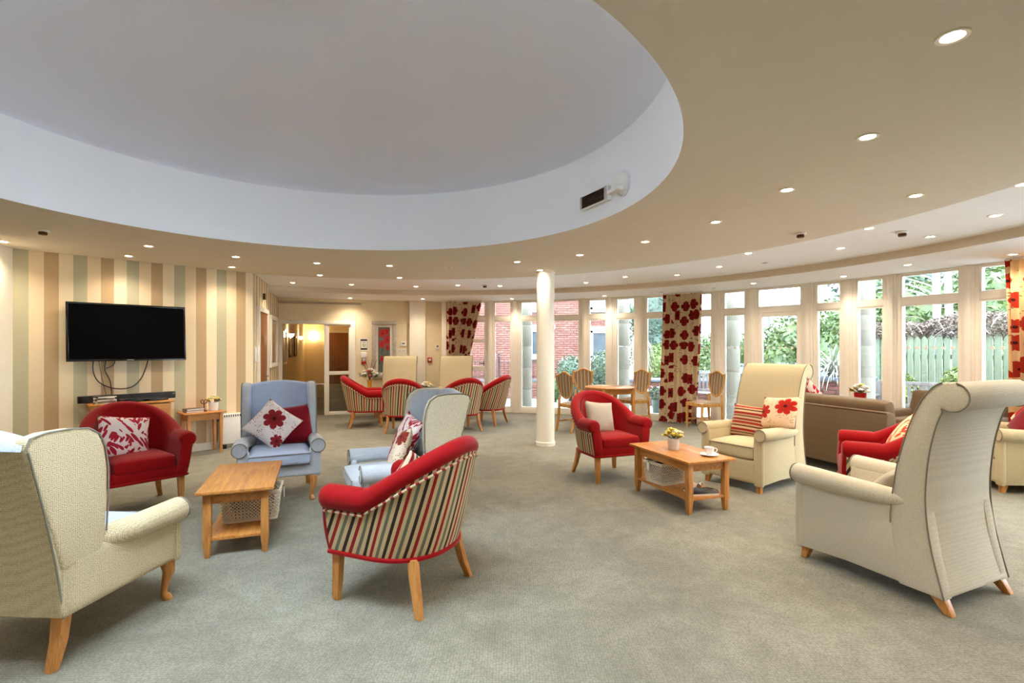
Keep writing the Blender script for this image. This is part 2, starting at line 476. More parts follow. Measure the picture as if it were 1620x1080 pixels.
        fs = [tuple(v.index for v in f.verts) for f in bm.faces]
        bm.free()
        return self.add(pts, fs)
    def mesh(self, name, mat, smooth=True, bevel=0, seg=2, auto=40):
        me = bpy.data.meshes.new(name)
        me.from_pydata(self.v, [], self.f)
        if self.uv:
            ul = me.uv_layers.new(name='UVMap')
            for lp in me.loops:
                ul.data[lp.index].uv = self.uv.get(lp.vertex_index, (0, 0))
        bm = bmesh.new(); bm.from_mesh(me)
        bmesh.ops.recalc_face_normals(bm, faces=bm.faces[:])
        if bevel:
            es = [e for e in bm.edges if len(e.link_faces) == 2 and e.calc_face_angle(0) > R(38)]
            bmesh.ops.bevel(bm, geom=es, offset=bevel, segments=seg, affect='EDGES', profile=.6)
        for f in bm.faces: f.smooth = smooth
        if smooth:
            for e in bm.edges:
                if len(e.link_faces) == 2 and e.calc_face_angle(0) > R(auto): e.smooth = False
        bm.to_mesh(me); bm.free()
        me.materials.append(M[mat] if isinstance(mat, str) else mat)
        return me
    def build(self, name, mat, parent=None, smooth=True, bevel=0, seg=2, auto=40):
        o = bpy.data.objects.new(name, self.mesh(name, mat, smooth, bevel, seg, auto))
        COL.objects.link(o)
        if parent: o.parent = parent
        return o

def tag(o, label=None, cat=None, group=None, kind=None):
    if label: o['label'] = label
    if cat: o['category'] = cat
    if group: o['group'] = group
    if kind: o['kind'] = kind
    return o
def empty(name, loc=(0,0,0), rz=0.0):
    o = bpy.data.objects.new(name, None); COL.objects.link(o)
    o.empty_display_size = .1
    o.location = loc; o.rotation_euler = (0, 0, rz)
    return o
def thing(name, label, cat, loc=(0,0,0), rz=0.0, group=None):
    return tag(empty(name, loc, rz), label, cat, group)
def struct(o, label=None, cat=None):
    return tag(o, label, cat, None, 'structure')
KIDS = {}
def copy_tree(o, parent=None):
    c = o.copy(); COL.objects.link(c); c.parent = parent
    for ch in o.children: copy_tree(ch, c)
    return c
def face_rz(fx, fy): return math.atan2(fx, -fy)
def put(o, x, y, f, z=0.0):
    o.location = (x, y, z); o.rotation_euler = (0, 0, face_rz(*f)); return o
def inst(name, me, parent=None, loc=(0,0,0), rot=(0,0,0)):
    o = bpy.data.objects.new(name, me); COL.objects.link(o); o.location = loc; o.rotation_euler = rot
    if parent: o.parent = parent
    return o

# ================================================================ room shell
ZC, ZO, ZD = 2.51, 2.43, 3.13          # main ceiling, lowered outer soffit, foot of the dome
DC, DR = (-1.39, 3.31), 2.38           # dome opening
RC, RR = (-1.45, 3.30), 4.85           # edge of the cream ceiling
BC, BR = (-1.20, 3.95), 5.89           # bulkhead
WC, WR = (-1.55, 3.38), 7.80           # window arc
def ring(c, r, z, n=144): return [(c[0]+r*math.cos(2*PI*k/n), c[1]+r*math.sin(2*PI*k/n), z) for k in range(n)]
def strip(rings, name, mat, label, cat):
    o = MB().loft(rings, cap=False).build(name, mat, smooth=True, auto=25)
    return struct(o, label, cat)
fl = MB(); fl.add(ring((-1.5, 3.4), 8.05, 0), [tuple(range(144))])
fl.add(ring((-1.5, 3.4), 8.05, -.12), [tuple(range(143, -1, -1))])
struct(fl.build('floor', 'carpet', smooth=False), 'sage grey carpet covering the whole lounge floor', 'carpet')
strip([ring(DC, DR, ZC), ring(RC, RR, ZC), ring(RC, RR+.01, ZC+.012)], 'ceiling', 'ceiling_cream', 'cream painted flat ceiling around the round opening', 'ceiling')
strip([ring(RC, RR, ZC+.012), ring(BC, BR, ZC+.012)], 'ceiling_ring', 'ceiling_white', 'whiter outer ring of the main ceiling', 'ceiling')
strip([ring(BC, BR, ZC+.02), ring(BC, BR, ZO+.012), ring(BC, BR+.012, ZO)], 'trim_1', 'ceiling_cream', 'curved cream bulkhead step between ceiling and soffit', 'bulkhead')
strip([ring(BC, BR+.01, ZO), ring(WC, 8.02, ZO), ring(WC, 8.02, ZO+.25)], 'ceiling_soffit', 'ceiling_white', 'lowered white soffit above the windows', 'ceiling')
strip([ring(DC, DR, ZC-.001), ring(DC, DR, ZC+.012), ring(DC, DR, ZD), ring(DC, DR+.06, ZD+.001)], 'wall_upstand', 'upstand', 'pale blue white curved upstand of the round ceiling recess', 'upstand')
# shallow dome with an oval rooflight added out of view to light the recess
LC, LR, LX = (DC[0], DC[1]-1.48), .78, 1.95      # added rooflight: centre, half depth, width ratio
def dome_z(x, y):
    q = min(1.0, math.hypot(x-DC[0], y-DC[1])/(DR+.02)); return ZD+.34*math.sqrt(max(0, 1-q*q))
dm_ = MB(); ND = 40
for k in range(ND):
    r0, r1 = (DR+.02)*math.sin(k/ND*PI/2), (DR+.02)*math.sin((k+1)/ND*PI/2)
    for j in range(144):
        q = [(DC[0]+r*math.cos(2*PI*t/144), DC[1]+r*math.sin(2*PI*t/144)) for r, t in ((r0, j), (r1, j), (r1, j+1), (r0, j+1))]
        cx, cy = sum(p[0] for p in q)/4, sum(p[1] for p in q)/4
        if math.hypot((cx-LC[0])/LX, cy-LC[1]) < LR: continue
        dm_.add([(x, y, dome_z(x, y)) for x, y in q], [(0, 1, 2, 3)])
do_ = dm_.mesh('ceiling_dome', 'dome_grey')
bm = bmesh.new(); bm.from_mesh(do_); bmesh.ops.remove_doubles(bm, verts=bm.verts[:], dist=1e-5); bmesh.ops.dissolve_degenerate(bm, dist=1e-5, edges=bm.edges[:]); bmesh.ops.recalc_face_normals(bm, faces=bm.faces[:])
for f_ in bm.faces: f_.smooth = True
for e_ in bm.edges: e_.smooth = True
bm.to_mesh(do_); bm.free()
do_ = bpy.data.objects.new('ceiling_dome', do_); COL.objects.link(do_)
struct(do_, 'shallow lilac grey dome inside the round recess', 'dome')
strip([ring(DC, DR+.05, ZD-.03), ring(DC, DR+.08, ZD-.03), ring(DC, DR+.08, ZD+.08), ring(DC, DR-.02, ZD+.16)], 'trim_3', 'upstand', 'closing ledge at the foot of the dome', 'ledge')
rl_ = struct(empty('window_30', (LC[0], LC[1], dome_z(*LC)-.02)), 'oval rooflight added out of view in the dome to light the recess', 'window')
def ell(r, z): return [((r*LX-(LX-1)*(r-LR))*math.cos(2*PI*k/72), r*math.sin(2*PI*k/72), z) for k in range(72)]
MB().loft([ell(LR+.09, -.05), ell(LR+.09, .16), ell(LR-.04, .16), ell(LR-.04, -.05), ell(LR+.09, -.05)], cap=False).build('kerb', 'upstand', rl_)
MB().loft([ell(LR-.04, .13), ell(LR-.04, .14)]).build('pane', 'clear_glass', rl_)
MB().box((0, 0, .1), (2*LR*LX-.1, .04, .05)).build('glazing_bar', 'frame_white', rl_)
for k in (-1, 0, 1): MB().box((k*.62, 0, .1), (.04, 2*LR*math.sqrt(1-(k*.62/(LR*LX))**2)-.08, .05)).build('glazing_bar', 'frame_white', rl_)

def wall(name, p0, p1, z0, z1, mat, label, th=.12, side=1, s0=0.0, parent=None):
    """wall with its room face on p0-p1, thickness to the other side"""
    d = Vector((p1[0]-p0[0], p1[1]-p0[1])); L = d.length; d.normalize()
    n = Vector((-d.y, d.x))*th*side
    P = [(p0[0], p0[1], z0), (p1[0], p1[1], z0), (p1[0], p1[1], z1), (p0[0], p0[1], z1)]
    Q = [(a+n.x, b+n.y, c) for a, b, c in P]
    uv = [(s0, z0), (s0+L, z0), (s0+L, z1), (s0, z1)]
    m = MB().add(P+Q, [(0,1,2,3),(7,6,5,4),(0,4,5,1),(1,5,6,2),(2,6,7,3),(3,7,4,0)], uv+uv)
    o = m.build(name, mat, parent, smooth=False)
    return o if parent else struct(o, label, 'wall')
A0, A1 = Vector((-5.52, 5.59)), Vector((-3.82, 7.453))
B1 = Vector((-4.75, 10.28)); C1 = Vector((-1.47, 11.40))
wall('wall_left', A0, A1, 0, ZC+.02, 'wallpaper', 'striped green, cream and tan wallpaper wall behind the television')
wall('wall_left_return', A1, B1, 0, ZC+.02, 'wallpaper', 'receding striped wall with the brown door', s0=2.52)
wall('wall_pier', (-5.28, 4.9), A0, 0, ZC+.02, 'wall_white', 'brightly lit white wall at the left edge')
pts = [(6.17, 2.22), (4.9, -1.4), (1.5, -3.9), (-3, -4.2), (-6.5, -1.5), (-6.9, 2.5), (-5.28, 4.9)]
for i in range(6):
    wall('wall_rear_%d' % (i+1), pts[i], pts[i+1], 0, ZC+.02, 'wall_cream', 'cream wall behind the viewer', side=-1)
bu = (C1-B1).normalized(); bn = Vector((-bu.y, bu.x))
def bw(u, n=0.0): return B1+bu*u+bn*n       # point on the back wall, n metres behind it
BL = (C1-B1).length
bz = math.atan2(bu.y, bu.x)
wall('wall_back', bw(1.5), bw(BL), 0, ZC, 'wall_cream', 'cream wall with framed flower picture', s0=0)
wall('wall_back_lintel', bw(0), bw(1.5), 1.97, ZC, 'wall_cream', 'cream wall above the corridor doorway')
def bwbox(u0, u1, z0, z1, depth, proud, m=None):
    """box standing on the back wall: proud metres into the room"""
    m = m or MB(); c = bw((u0+u1)/2, (depth-proud)/2)
    return m.box((c.x, c.y, (z0+z1)/2), (u1-u0, depth+proud, z1-z0), bz)
struct(bwbox(2.62, 2.97, 0, ZO, .02, .13).build('trim_2', 'wall_white', bevel=.006), 'square white pilaster on the back wall', 'pilaster')
def skirt(name, p0, p1, label):
    d = (Vector(p1)-Vector(p0)); d.normalize(); n = Vector((d.y, -d.x))*.009
    m = MB().beam((p0[0]+n.x, p0[1]+n.y, .05), (p1[0]+n.x, p1[1]+n.y, .05), .018, .1)
    struct(m.build(name, 'trim_white', smooth=False), label, 'skirting')
skirt('baseboard_left', A0, A1, 'white skirting under the striped wall')
skirt('baseboard_back', bw(1.5), bw(BL), 'white skirting under the cream back wall')

# column
cm = empty('column', (.486, 7.36, 0)); struct(cm, 'round ivory column standing in the middle of the lounge', 'column')
MB().lathe([(.131, 0), (.131, ZC+.02)], 40, cap=False).build('shaft', 'column_white', cm)
MB().lathe([(.142, 0), (.142, .05), (.131, .06)], 40, cap=False).build('base_ring', 'column_white', cm)
MB().lathe([(.131, ZC-.03), (.138, ZC-.02), (.138, ZC+.014)], 40, cap=False).build('collar', 'column_white', cm)

# -------- doors
def wl(s, n=0.0):                      # point on the receding left wall (n into the room)
    d = (B1-A1).normalized(); return A1+d*s+Vector((d.y, -d.x))*n
wlz = math.atan2((B1-A1).y, (B1-A1).x)
def wlbox(s0, s1, z0, z1, n0, n1, m=None):
    m = m or MB(); c = wl((s0+s1)/2, (n0+n1)/2)
    return m.box((c.x, c.y, (z0+z1)/2), (s1-s0, abs(n1-n0), z1-z0), wlz)
d1 = struct(empty('door_1', (*wl(.8), 0)), 'brown veneered door in white frame on the striped wall', 'door')
def rel(o, parent):
    o.parent = parent; o.matrix_parent_inverse = Matrix.Translation(parent.location).inverted() if parent.rotation_euler.z == 0 else (Matrix.Translation(parent.location) @ parent.rotation_euler.to_matrix().to_4x4()).inverted(); return o
rel(wlbox(.38, 1.22, 0, 1.98, .002, .03).build('door_leaf', 'brown_door', bevel=.004), d1)
m = MB(); wlbox(.30, .38, 0, 2.05, 0, .05, m); wlbox(1.22, 1.30, 0, 2.05, 0, .05, m); wlbox(.38, 1.22, 1.98, 2.05, 0, .05, m)
rel(m.build('door_frame', 'trim_white', bevel=.005), d1)
m = MB(); wlbox(1.08, 1.13, .86, 1.02, .03, .042, m); wlbox(1.0, 1.11, .93, .95, .042, .075, m)
rel(m.build('handle', 'chrome', bevel=.004), d1)
m = wlbox(.72, .86, 1.45, 1.6, .03, .036); rel(m.build('door_plaque', 'chrome'), d1)

d2 = struct(empty('door_2', (*bw(.75), 0)), 'white framed glazed corridor doorway with one leaf open', 'door')
m = MB(); bwbox(0.0, .07, 0, 1.97, .10, .03, m); bwbox(1.40, 1.50, 0, 1.97, .10, .03, m); bwbox(.07, 1.40, 1.90, 1.97, .10, .03, m)
rel(m.build('frame', 'trim_white', bevel=.006), d2)
rel(bwbox(.875, .935, 0, 1.90, .08, .01).build('mullion', 'trim_white', bevel=.005), d2)
leaf = MB(); bwbox(.935, .97, 0, 1.90, .05, -.01, leaf); bwbox(1.365, 1.40, 0, 1.90, .05, -.01, leaf)
for a, b in ((0, .07), (.84, .915), (1.87, 1.90)): bwbox(.97, 1.365, a, b, .05, -.01, leaf)
rel(leaf.build('glazed_leaf', 'trim_white', bevel=.004), d2)
for a, b in ((.07, .84), (.915, 1.87)):
    rel(bwbox(.97, 1.365, a, b, .033, -.027).build('pane', 'clear_glass', smooth=False), d2)

# -------- corridor behind the doorway
def hall(u, n): return bw(u, .12+n)
HL = 9.5
hf = MB(); c = [hall(-.15, -.12), hall(1.62, -.12), hall(1.62, HL), hall(-.15, HL)]
hf.prism([(p.x, p.y, -.1) for p in c], (0, 0, .099))
struct(hf.build('floor_corridor', 'carpet', smooth=False), 'carpet of the corridor beyond the doorway', 'carpet')
hc = MB(); hc.prism([(p.x, p.y, 2.32) for p in c], (0, 0, .05))
struct(hc.build('ceiling_corridor', 'ceiling_cream', smooth=False), 'low ceiling of the corridor', 'ceiling')
wall('wall_corridor_left', hall(-.1, -.1), hall(-.1, HL), 0, 2.33, 'wall_cream', 'left wall of the corridor', side=1)
wall('wall_corridor_right', hall(1.56, 0), hall(1.56, HL), 0, 2.33, 'wall_cream', 'right wall of the corridor', side=-1)
wall('wall_corridor_end', hall(-.15, HL), hall(1.62, HL), 0, 2.33, 'wall_cream', 'end wall of the corridor')
hz = bz
def hbox(u0, u1, n0, n1, z0, z1, m=None):
    m = m or MB(); c = hall((u0+u1)/2, (n0+n1)/2); return m.box((c.x, c.y, (z0+z1)/2), (u1-u0, n1-n0, z1-z0), bz)
d3 = struct(empty('door_3', (*hall(1.1, HL), 0)), 'brown door at the far end of the corridor', 'door')
rel(hbox(.68, 1.5, HL-.05, HL-.01, 0, 1.98).build('door_leaf', 'brown_door', bevel=.004), d3)
m = MB(); hbox(.62, .68, HL-.07, HL-.005, 0, 2.04, m); hbox(1.5, 1.555, HL-.07, HL-.005, 0, 2.04, m); hbox(.68, 1.5, HL-.07, HL-.005, 1.98, 2.04, m)
rel(m.build('door_frame', 'trim_white'), d3)
d4 = struct(empty('door_4', (*hall(-.1, 1.2), 0)), 'dark brown side door just inside the corridor', 'door')
rel(hbox(-.098, -.06, .35, 1.25, 0, 1.98).build('door_leaf', 'brown_door', bevel=.004), d4)
rel(hbox(-.098, -.04, 1.25, 1.33, 0, 2.04).build('door_frame', 'trim_white', bevel=.004), d4)
struct(hbox(-.098, -.082, 1.4, HL, 0, .12).build('baseboard_corridor', 'trim_white'), 'white skirting along the corridor', 'skirting')
for i, (n0, z0, z1) in enumerate(((2.0, 1.0, 1.85), (3.6, 1.15, 1.75), (5.2, 1.15, 1.75))):
    t = thing('framed_picture', ['large silver framed mirror nearest the corridor doorway', 'small framed picture midway down the corridor', 'small framed picture deep in the corridor'][i], 'picture', (*hall(-.1, n0), 0), group='pictures along the corridor wall')
    m = MB(); w = .42
    for a, b, c_, d_ in ((n0-w, n0+w, z0, z0+.06), (n0-w, n0+w, z1-.06, z1), (n0-w, n0-w+.06, z0+.06, z1-.06), (n0+w-.06, n0+w, z0+.06, z1-.06)): hbox(-.098, -.065, a, b, c_, d_, m)
    rel(m.build('frame', 'chrome' if i == 0 else 'dark_wood', bevel=.004), t)
    rel(hbox(-.098, -.08, n0-w+.06, n0+w-.06, z0+.06, z1-.06).build('mirror_glass' if i == 0 else 'picture', 'dark_glass' if i == 0 else 'floral_tan'), t)
def point(name, loc, w, r=.05, col=(1, .72, .4)):
    l = bpy.data.lights.new(name, 'POINT'); l.energy = w; l.color = col; l.shadow_soft_size = r
    o = bpy.data.objects.new(name, l); COL.objects.link(o); o.location = loc; return o
for i, n0 in enumerate((2.9, 6.6, 9.0)):
    p = hall(-.1 if i < 2 else .25, n0)
    if i == 2: p = hall(.25, HL-.08)
    else: p = hall(-.02, n0)
    t = thing('wall_lamp', ['frosted wall lamp glowing on the near corridor wall', 'frosted wall lamp glowing midway along the corridor', 'bright half bowl wall lamp at the corridor end'][i], 'lamp', (p.x, p.y, 1.72), group='corridor wall lamps')
    MB().lathe([(.02, -.05), (.06, -.02), (.09, .05), (.085, .05), (.055, -.015), (.015, -.04)], 16).build('shade', 'lamp_dim', t)
    MB().box((0, 0, -.06), (.03, .03, .05)).build('bracket', 'chrome', t)
    l = point('wall_lamp_light', (0, 0, .12), 2.5 if i < 2 else 7); l.parent = t

# -------- window arc
def wp(a, r=WR): return Vector((WC[0]+r*math.cos(R(a)), WC[1]+r*math.sin(R(a))))
UN = [(88.2, 82.88), (81.43, 78.64), (77.09, 74.1), (72.7, 67.64), (66.15, 63.41), (61.86, 59.1), (57.42, 54.2), (52.6, 48.24), (46.67, 43.94),
      (42.39, 37.32), (35.67, 33.1), (31.52, 28.94), (27.4, 22.5), (20.98, 17.9), (16.4, 12.0), (10.4, 7.6), (6.0, 3.2), (1.6, -3.2), (-4.7, -7.6)]
TB, TT = 2.00, 2.09
dot = MB().lathe([(.022, -.0012), (.022, .0012)], 14).mesh('sticker_dot', 'white_plastic')
WDESC = {0: 'glazed side door with two crossrails behind the tied curtain', 1: 'narrow window just right of the tied curtain, brick and railing behind', 2: 'narrow window left of the round column', 3: 'wider window right of the round column', 4: 'narrow window with shrub and white framed house window behind', 5: 'narrow window with palm and stone pillar behind', 6: 'window left of the long floral curtain', 7: 'window right of the long floral curtain', 8: 'narrow window with pale stone pillar and dining chair before it', 9: 'glazed garden door with row of white dots', 10: 'window with white strappy plant outside', 11: 'narrow window with stone pillar behind red flower pot', 12: 'wide window with birch trunks and fence outside', 13: 'window left of the right hand curtain'}
for i, (a, b) in enumerate(UN):
    p0, p1 = wp(a), wp(b); d = (p1-p0).normalized(); L = (p1-p0).length
    n = Vector((d.y, -d.x))                                  # towards the room: right of travel
    c = (p0+p1)/2
    if (Vector(WC)-c).dot(n) < 0: n = -n
    rz = math.atan2(d.y, d.x)
    w = struct(empty('window_%d' % (i+1), (c.x, c.y, 0), rz), WDESC.get(i, 'garden window further round the arc'), 'window')
    f = MB(); h = L/2; isdoor = i in (0, 9)
    for x in (-h-.027, h+.027): f.box((x, 0, ZO/2), (.055, .09, ZO))
    f.box((0, 0, .055), (L, .09, .11)); f.box((0, 0, (TB+TT)/2), (L, .09, TT-TB)); f.box((0, 0, ZO-.012), (L, .09, .024))
    f.build('frame', 'frame_white', w, bevel=.006)
    # bead around each light
    g = MB(); q = .07 if i == 9 else .022
    for z0, z1, qq in ((.11, TB, q), (TT, ZO-.024, .018)):
        for x in (-h+qq/2, h-qq/2): g.box((x, 0, (z0+z1)/2), (qq, .07, z1-z0))
        g.box((0, 0, z0+qq/2), (L-2*qq, .07, qq)); g.box((0, 0, z1-qq/2), (L-2*qq, .07, qq))
    if i == 0:
        for z in (1.56, .96): g.box((0, 0, z), (L-2*q, .07, .09))
        g.box((.0, 0, 1.0), (.07, .07, 1.0))
    g.build('door_sash' if isdoor else 'sash', 'frame_white', w, bevel=.005)
    lo = MB().box((0, 0, (.11+TB)/2), (L-2*q, .012, TB-.11-2*q)).build('lower_pane', 'glass', w, smooth=False)
    MB().box((0, 0, (TT+ZO-.024)/2), (L-.036, .012, ZO-.024-TT-.036)).build('upper_pane', 'glass', w, smooth=False)
    if i in (7, 8, 9, 12, 13):
        nd = max(2, int((L-2*q)/.098)); x0 = -(nd-1)*.049
        for k in range(nd):
            inst('sticker_dot', dot, lo, (x0+k*.098, -.008, 1.41), (R(90), 0, 0))
    if isdoor:
        hm = MB(); s = 1
        hm.box((h-.035, .05*s, 1.02), (.03, .012, .2)); hm.beam((h-.035, .05*s, 1.06), (h-.035, .085*s, 1.06), .016); hm.beam((h-.035, .085*s, 1.06), (h-.15, .085*s, 1.06), .018)
        hm.build('handle', 'black_plastic' if i == 0 else 'chrome', w, bevel=.003)
    # post to the next unit
    if i < len(UN)-1:
        q0, q1 = wp(UN[i][1]), wp(UN[i+1][0]); cc = (q0+q1)/2; LL = (q1-q0).length-.10
        if LL > .02:
            pm = MB().box((0, 0, ZO/2), (LL, .13, ZO))
            pm.box((0, 0, ZO/2), (LL*.55, .17, ZO))
            po = pm.build('trim_%d' % (i+10), 'frame_white', bevel=.006)
            po.location = (cc.x, cc.y, 0); po.rotation_euler.z = math.atan2((q1-q0).y, (q1-q0).x)
            struct(po, 'ivory post between windows of the arc', 'post')
# end trim beside the wall
e0 = wp(88.2)
om = MB().box((-1.46, 11.22, ZO/2), (.16, .3, ZO)).build('trim_9', 'frame_white', bevel=.004)
struct(om, 'ivory end post beside the tied curtain', 'post')

# ================================================================ downlights and ceiling fittings
ring_me = MB().lathe([(.034, .006), (.036, -.004), (.05, -.006), (.052, .0), (.05, .006)], 20, cap=False).mesh('bezel', 'trim_white')
lens_me = MB().lathe([(.033, -.001), (.033, .002)], 20).mesh('lens', 'lamp_lens')
lens_off = MB().lathe([(.033, -.001), (.033, .002)], 20).mesh('lens', 'grey_book')
spot = bpy.data.lights.new('downlight_beam', 'SPOT')
spot.energy = LAMP_WATTS; spot.color = (1.0, .85, .66); spot.spot_size = R(140); spot.spot_blend = 1.0; spot.shadow_soft_size = .04
def downlight(x, y, z, label, group, lit=True):
    t = thing('downlight', label, 'downlight', (x, y, z), 0, group)
    inst('bezel', ring_me, t); inst('lens', lens_me if lit else lens_off, t)
    if lit:
        l = bpy.data.objects.new('downlight_beam', spot); COL.objects.link(l); l.parent = t; l.location = (0, 0, -.012)
INNER = [(1.544, 1.772), (1.843, 2.619), (1.904, 3.502), (2.902, 3.633), (1.773, 4.404), (1.377, 5.222), (.799, 5.973), (.065, 6.459), (-3.917, 5.45), (-3.331, 6.098),
         (-2.532, 6.556), (-2.907, 7.649), (-1.639, 6.76), (-1.764, 7.927), (.396, 7.16), (-4.58, 6.04), (-3.81, 6.88), (-5.25, 5.22), (1.3, .9), (.6, .1), (-.4, -.4), (-1.6, -.6), (-2.8, -.3), (-4.0, .6), (-4.6, 1.8), (-4.9, 3.2)]
RING = [(3.311, 4.688), (4.043, 4.233), (4.171, 5.04), (2.773, 5.932), (2.246, 5.892), (3.657, 5.626), (1.473, 6.812), (2.837, 6.921), (2.518, 7.717), (1.774, 7.927), (1.263, 8.634), (-.216, 9.083),
        (-3.745, 8.634), (-2.825, 8.898), (-1.744, 9.179), (-.966, 8.99), (3.454, 3.42), (4.2, 3.0), (3.6, 1.6), (3.0, .4)]
SOFF = [(-3.332, 10.40), (-1.863, 10.55), (0, 10.55), (1.818, 9.95), (3.82, 8.0), (4.72, 7.2), (4.85, 6.2), (5.45, 5.5), (5.8, 3.6)]
ORD = ['first', 'second', 'third', 'fourth', 'fifth', 'sixth', 'seventh', 'eighth', 'ninth', 'tenth', 'eleventh', 'twelfth', 'thirteenth', 'fourteenth', 'fifteenth', 'sixteenth', 'seventeenth', 'eighteenth', 'nineteenth', 'twentieth']
def lamp_row(P, z, where, group):
    seen = sorted((p for p in P if p[1] > 1.0 and abs(p[0]/p[1]) < 1.013 and (z-1.42)/p[1] < .686), key=lambda p: p[0]/p[1])
    for k, p in enumerate(seen):
        downlight(p[0], p[1], z, 'lit downlight in %s, %s counting from the left' % (where, ORD[k]), group)
    for p in P:
        if p not in seen: downlight(p[0], p[1], z, 'lit downlight in %s, out of view behind' % where, group)
lamp_row(INNER, ZC, 'the cream ceiling', 'downlights in the cream ceiling')
lamp_row(RING, ZC+.012, 'the whiter ceiling ring', 'downlights in the white ceiling ring')
lamp_row(SOFF, ZO, 'the window soffit', 'downlights in the window soffit')
for x, y, lb in ((-.87, 6.95, 'nearer'), (-.6, 7.95, 'farther')): downlight(x, y, ZC, lb+' unlit downlight left of the column beyond the dome rim', 'unlit downlights in the cream ceiling', False)
for x, y, lb in ((3.3, 6.6, 'above the sand high-back chair'), (2.75, 9.3, 'above the left edge of the long curtain'), (3.45, 8.65, 'above the right edge of the long curtain')): downlight(x, y, ZC+.012 if y < 7 else ZO, 'unlit downlight '+lb, 'unlit downlights near the bulkhead', False)
def detector(x, y, z, label):
    t = thing('smoke_detector', label, 'smoke detector', (x, y, z), group='ceiling smoke detectors')
    MB().lathe([(.05, 0), (.052, -.012), (.045, -.02)], 20).build('base', 'white_plastic', t)
    MB().lathe([(.032, -.02), (.034, -.04), (.028, -.048)], 18).build('sensor_head', 'bronze', t)
detector(2.75, 4.82, ZC, 'white smoke detector on the cream ceiling edge')
detector(3.72, 4.82, ZC+.012, 'white smoke detector on the whiter ceiling ring to the right')
detector(-.48, 8.95, ZC+.012, 'smoke detector near the bulkhead left of the column')
detector(-4.36, 4.70, ZC, 'flat sensor on the ceiling near the left edge')
# grille on the upstand
ga = math.atan2(4.36-DC[1], .724-DC[0])
gp = thing('wall_grille', 'dark louvred heater grille mounted on the curved upstand', 'grille', (DC[0]+(DR-.02)*math.cos(ga), DC[1]+(DR-.02)*math.sin(ga), 2.70), ga-PI/2)
MB().box((0, 0, 0), (.40, .05, .125)).build('housing', 'white_plastic', gp, bevel=.008)
MB().box((0, -.028, 0), (.31, .008, .10)).build('dark_backing', 'black_plastic', gp)
for k in range(6): MB().box((0, -.036, -.042+k*.017), (.31, .012, .004)).build('louvre', 'bronze', gp)
for k in (-1, 1): MB().box((k*.175, -.03, 0), (.035, .012, .11)).build('end_cap', 'chrome', gp, bevel=.003)
ga2 = ga-.17
gd = thing('sounder_dome', 'white round alarm sounder beside the heater grille', 'alarm', (DC[0]+(DR-.005)*math.cos(ga2), DC[1]+(DR-.005)*math.sin(ga2), 2.71), ga2-PI/2)
dm = MB().lathe([(.085, 0), (.085, .03), (.07, .06), (.04, .075)], 22); dm.v = [(a, -c_, b) for a, b, c_ in dm.v]
dm.build('cover', 'white_plastic', gd)
dm = MB().lathe([(.1, -.002), (.1, .012)], 22); dm.v = [(a, -c_, b) for a, b, c_ in dm.v]
dm.build('back_plate', 'dome_grey', gd)
MB().box((-.02, -.07, -.055), (.16, .06, .03)).build('bracket', 'white_plastic', gd, bevel=.006)
t = NT('silver_moulding'); t.done(t.ramp(t.noise(t.coord(), 30, 2), [(.3, srgb(176, 166, 150)), (.7, srgb(206, 196, 180))]), .35, .3); M['silver_frame'] = t.m
def poppy():
    t = NT('poppy_print'); uv = t.coord('UV'); s = t.sep(uv)
    bgc = t.ramp(t.noise(uv, 7, 3), [(.35, srgb(60, 74, 70)), (.55, srgb(110, 118, 108)), (.7, srgb(60, 52, 48))])
    col = bgc; n = t.noise(uv, 12, 2)
    for cx, cy, r in ((.35, .86, .2), (.75, .72, .22), (.3, .62, .18), (.72, .9, .15), (.4, .30, .16), (.8, .55, .14)):
        dx = t.math('SUBTRACT', s[0], cx); dy = t.math('MULTIPLY', t.math('SUBTRACT', s[1], cy), 3.0)
        d = t.math('SQRT', t.math('ADD', t.math('MULTIPLY', dx, dx), t.math('MULTIPLY', dy, dy)))
        d = t.math('ADD', d, t.math('MULTIPLY', t.math('SUBTRACT', n, .5), .22))
        col = t.mix(t.math('LESS_THAN', d, r*1.35), col, t.mix(n, srgb(220, 30, 26), srgb(120, 12, 14)))
        col = t.mix(t.math('LESS_THAN', d, r*.3), col, srgb(40, 16, 16))
    t.done(col, .4); return t.m
M['poppy'] = poppy()
M['bezel'] = plain('black_gloss_bezel', (.006, .006, .007), .15, var=.05)

# ================================================================ curtains
def curtain(label, a0, a1, b0, b1, z0, z1, mat, pleats, sweep=0.0, r=7.60):
    t = thing('curtain', label, 'curtain', (*wp((a0+a1)/2, r), 0), 0, 'floral curtains')
    nu, nv = pleats*14, 40
    def P(u, v):
        q = (1-v)
        k = q**1.6 if sweep else q
        a = (a0+(a1-a0)*u)*(1-k)+(b0+(b1-b0)*u)*k
        amp = .055-.015*(1-q); ph = 2*PI*pleats*u+.5*math.sin(5*q)
        rr = r-.03+amp*math.sin(ph)-.02*math.sin(ph*.5+1.3)*q
        p = wp(a+.25*math.cos(ph)*0.35, rr)
        z = z0+(z1-z0)*v
        if sweep: z += sweep*(q**1.2)*(abs(u-.0))
        return (p.x-t.location.x, p.y-t.location.y, z)
    W = math.radians(abs(a1-a0))*r*1.5; H = z1-z0
    m = MB().grid(P, nu, nv, lambda u, v: (u*W, v*H)); m.build('drape', mat, t, auto=180)
    m = MB(); pts = [wp(a0+(a1-a0)*k/6, r-.03) for k in range(7)]
    m.tube([(p.x-t.location.x, p.y-t.location.y, z1+.004) for p in pts], .014, 8); m.build('curtain_track', 'white_plastic', t)
    return t
curtain('floral curtain tied back at the left end of the windows', 89.0, 83.1, 88.9, 86.2, .55, ZO-.02, 'curtain', 9, .0)
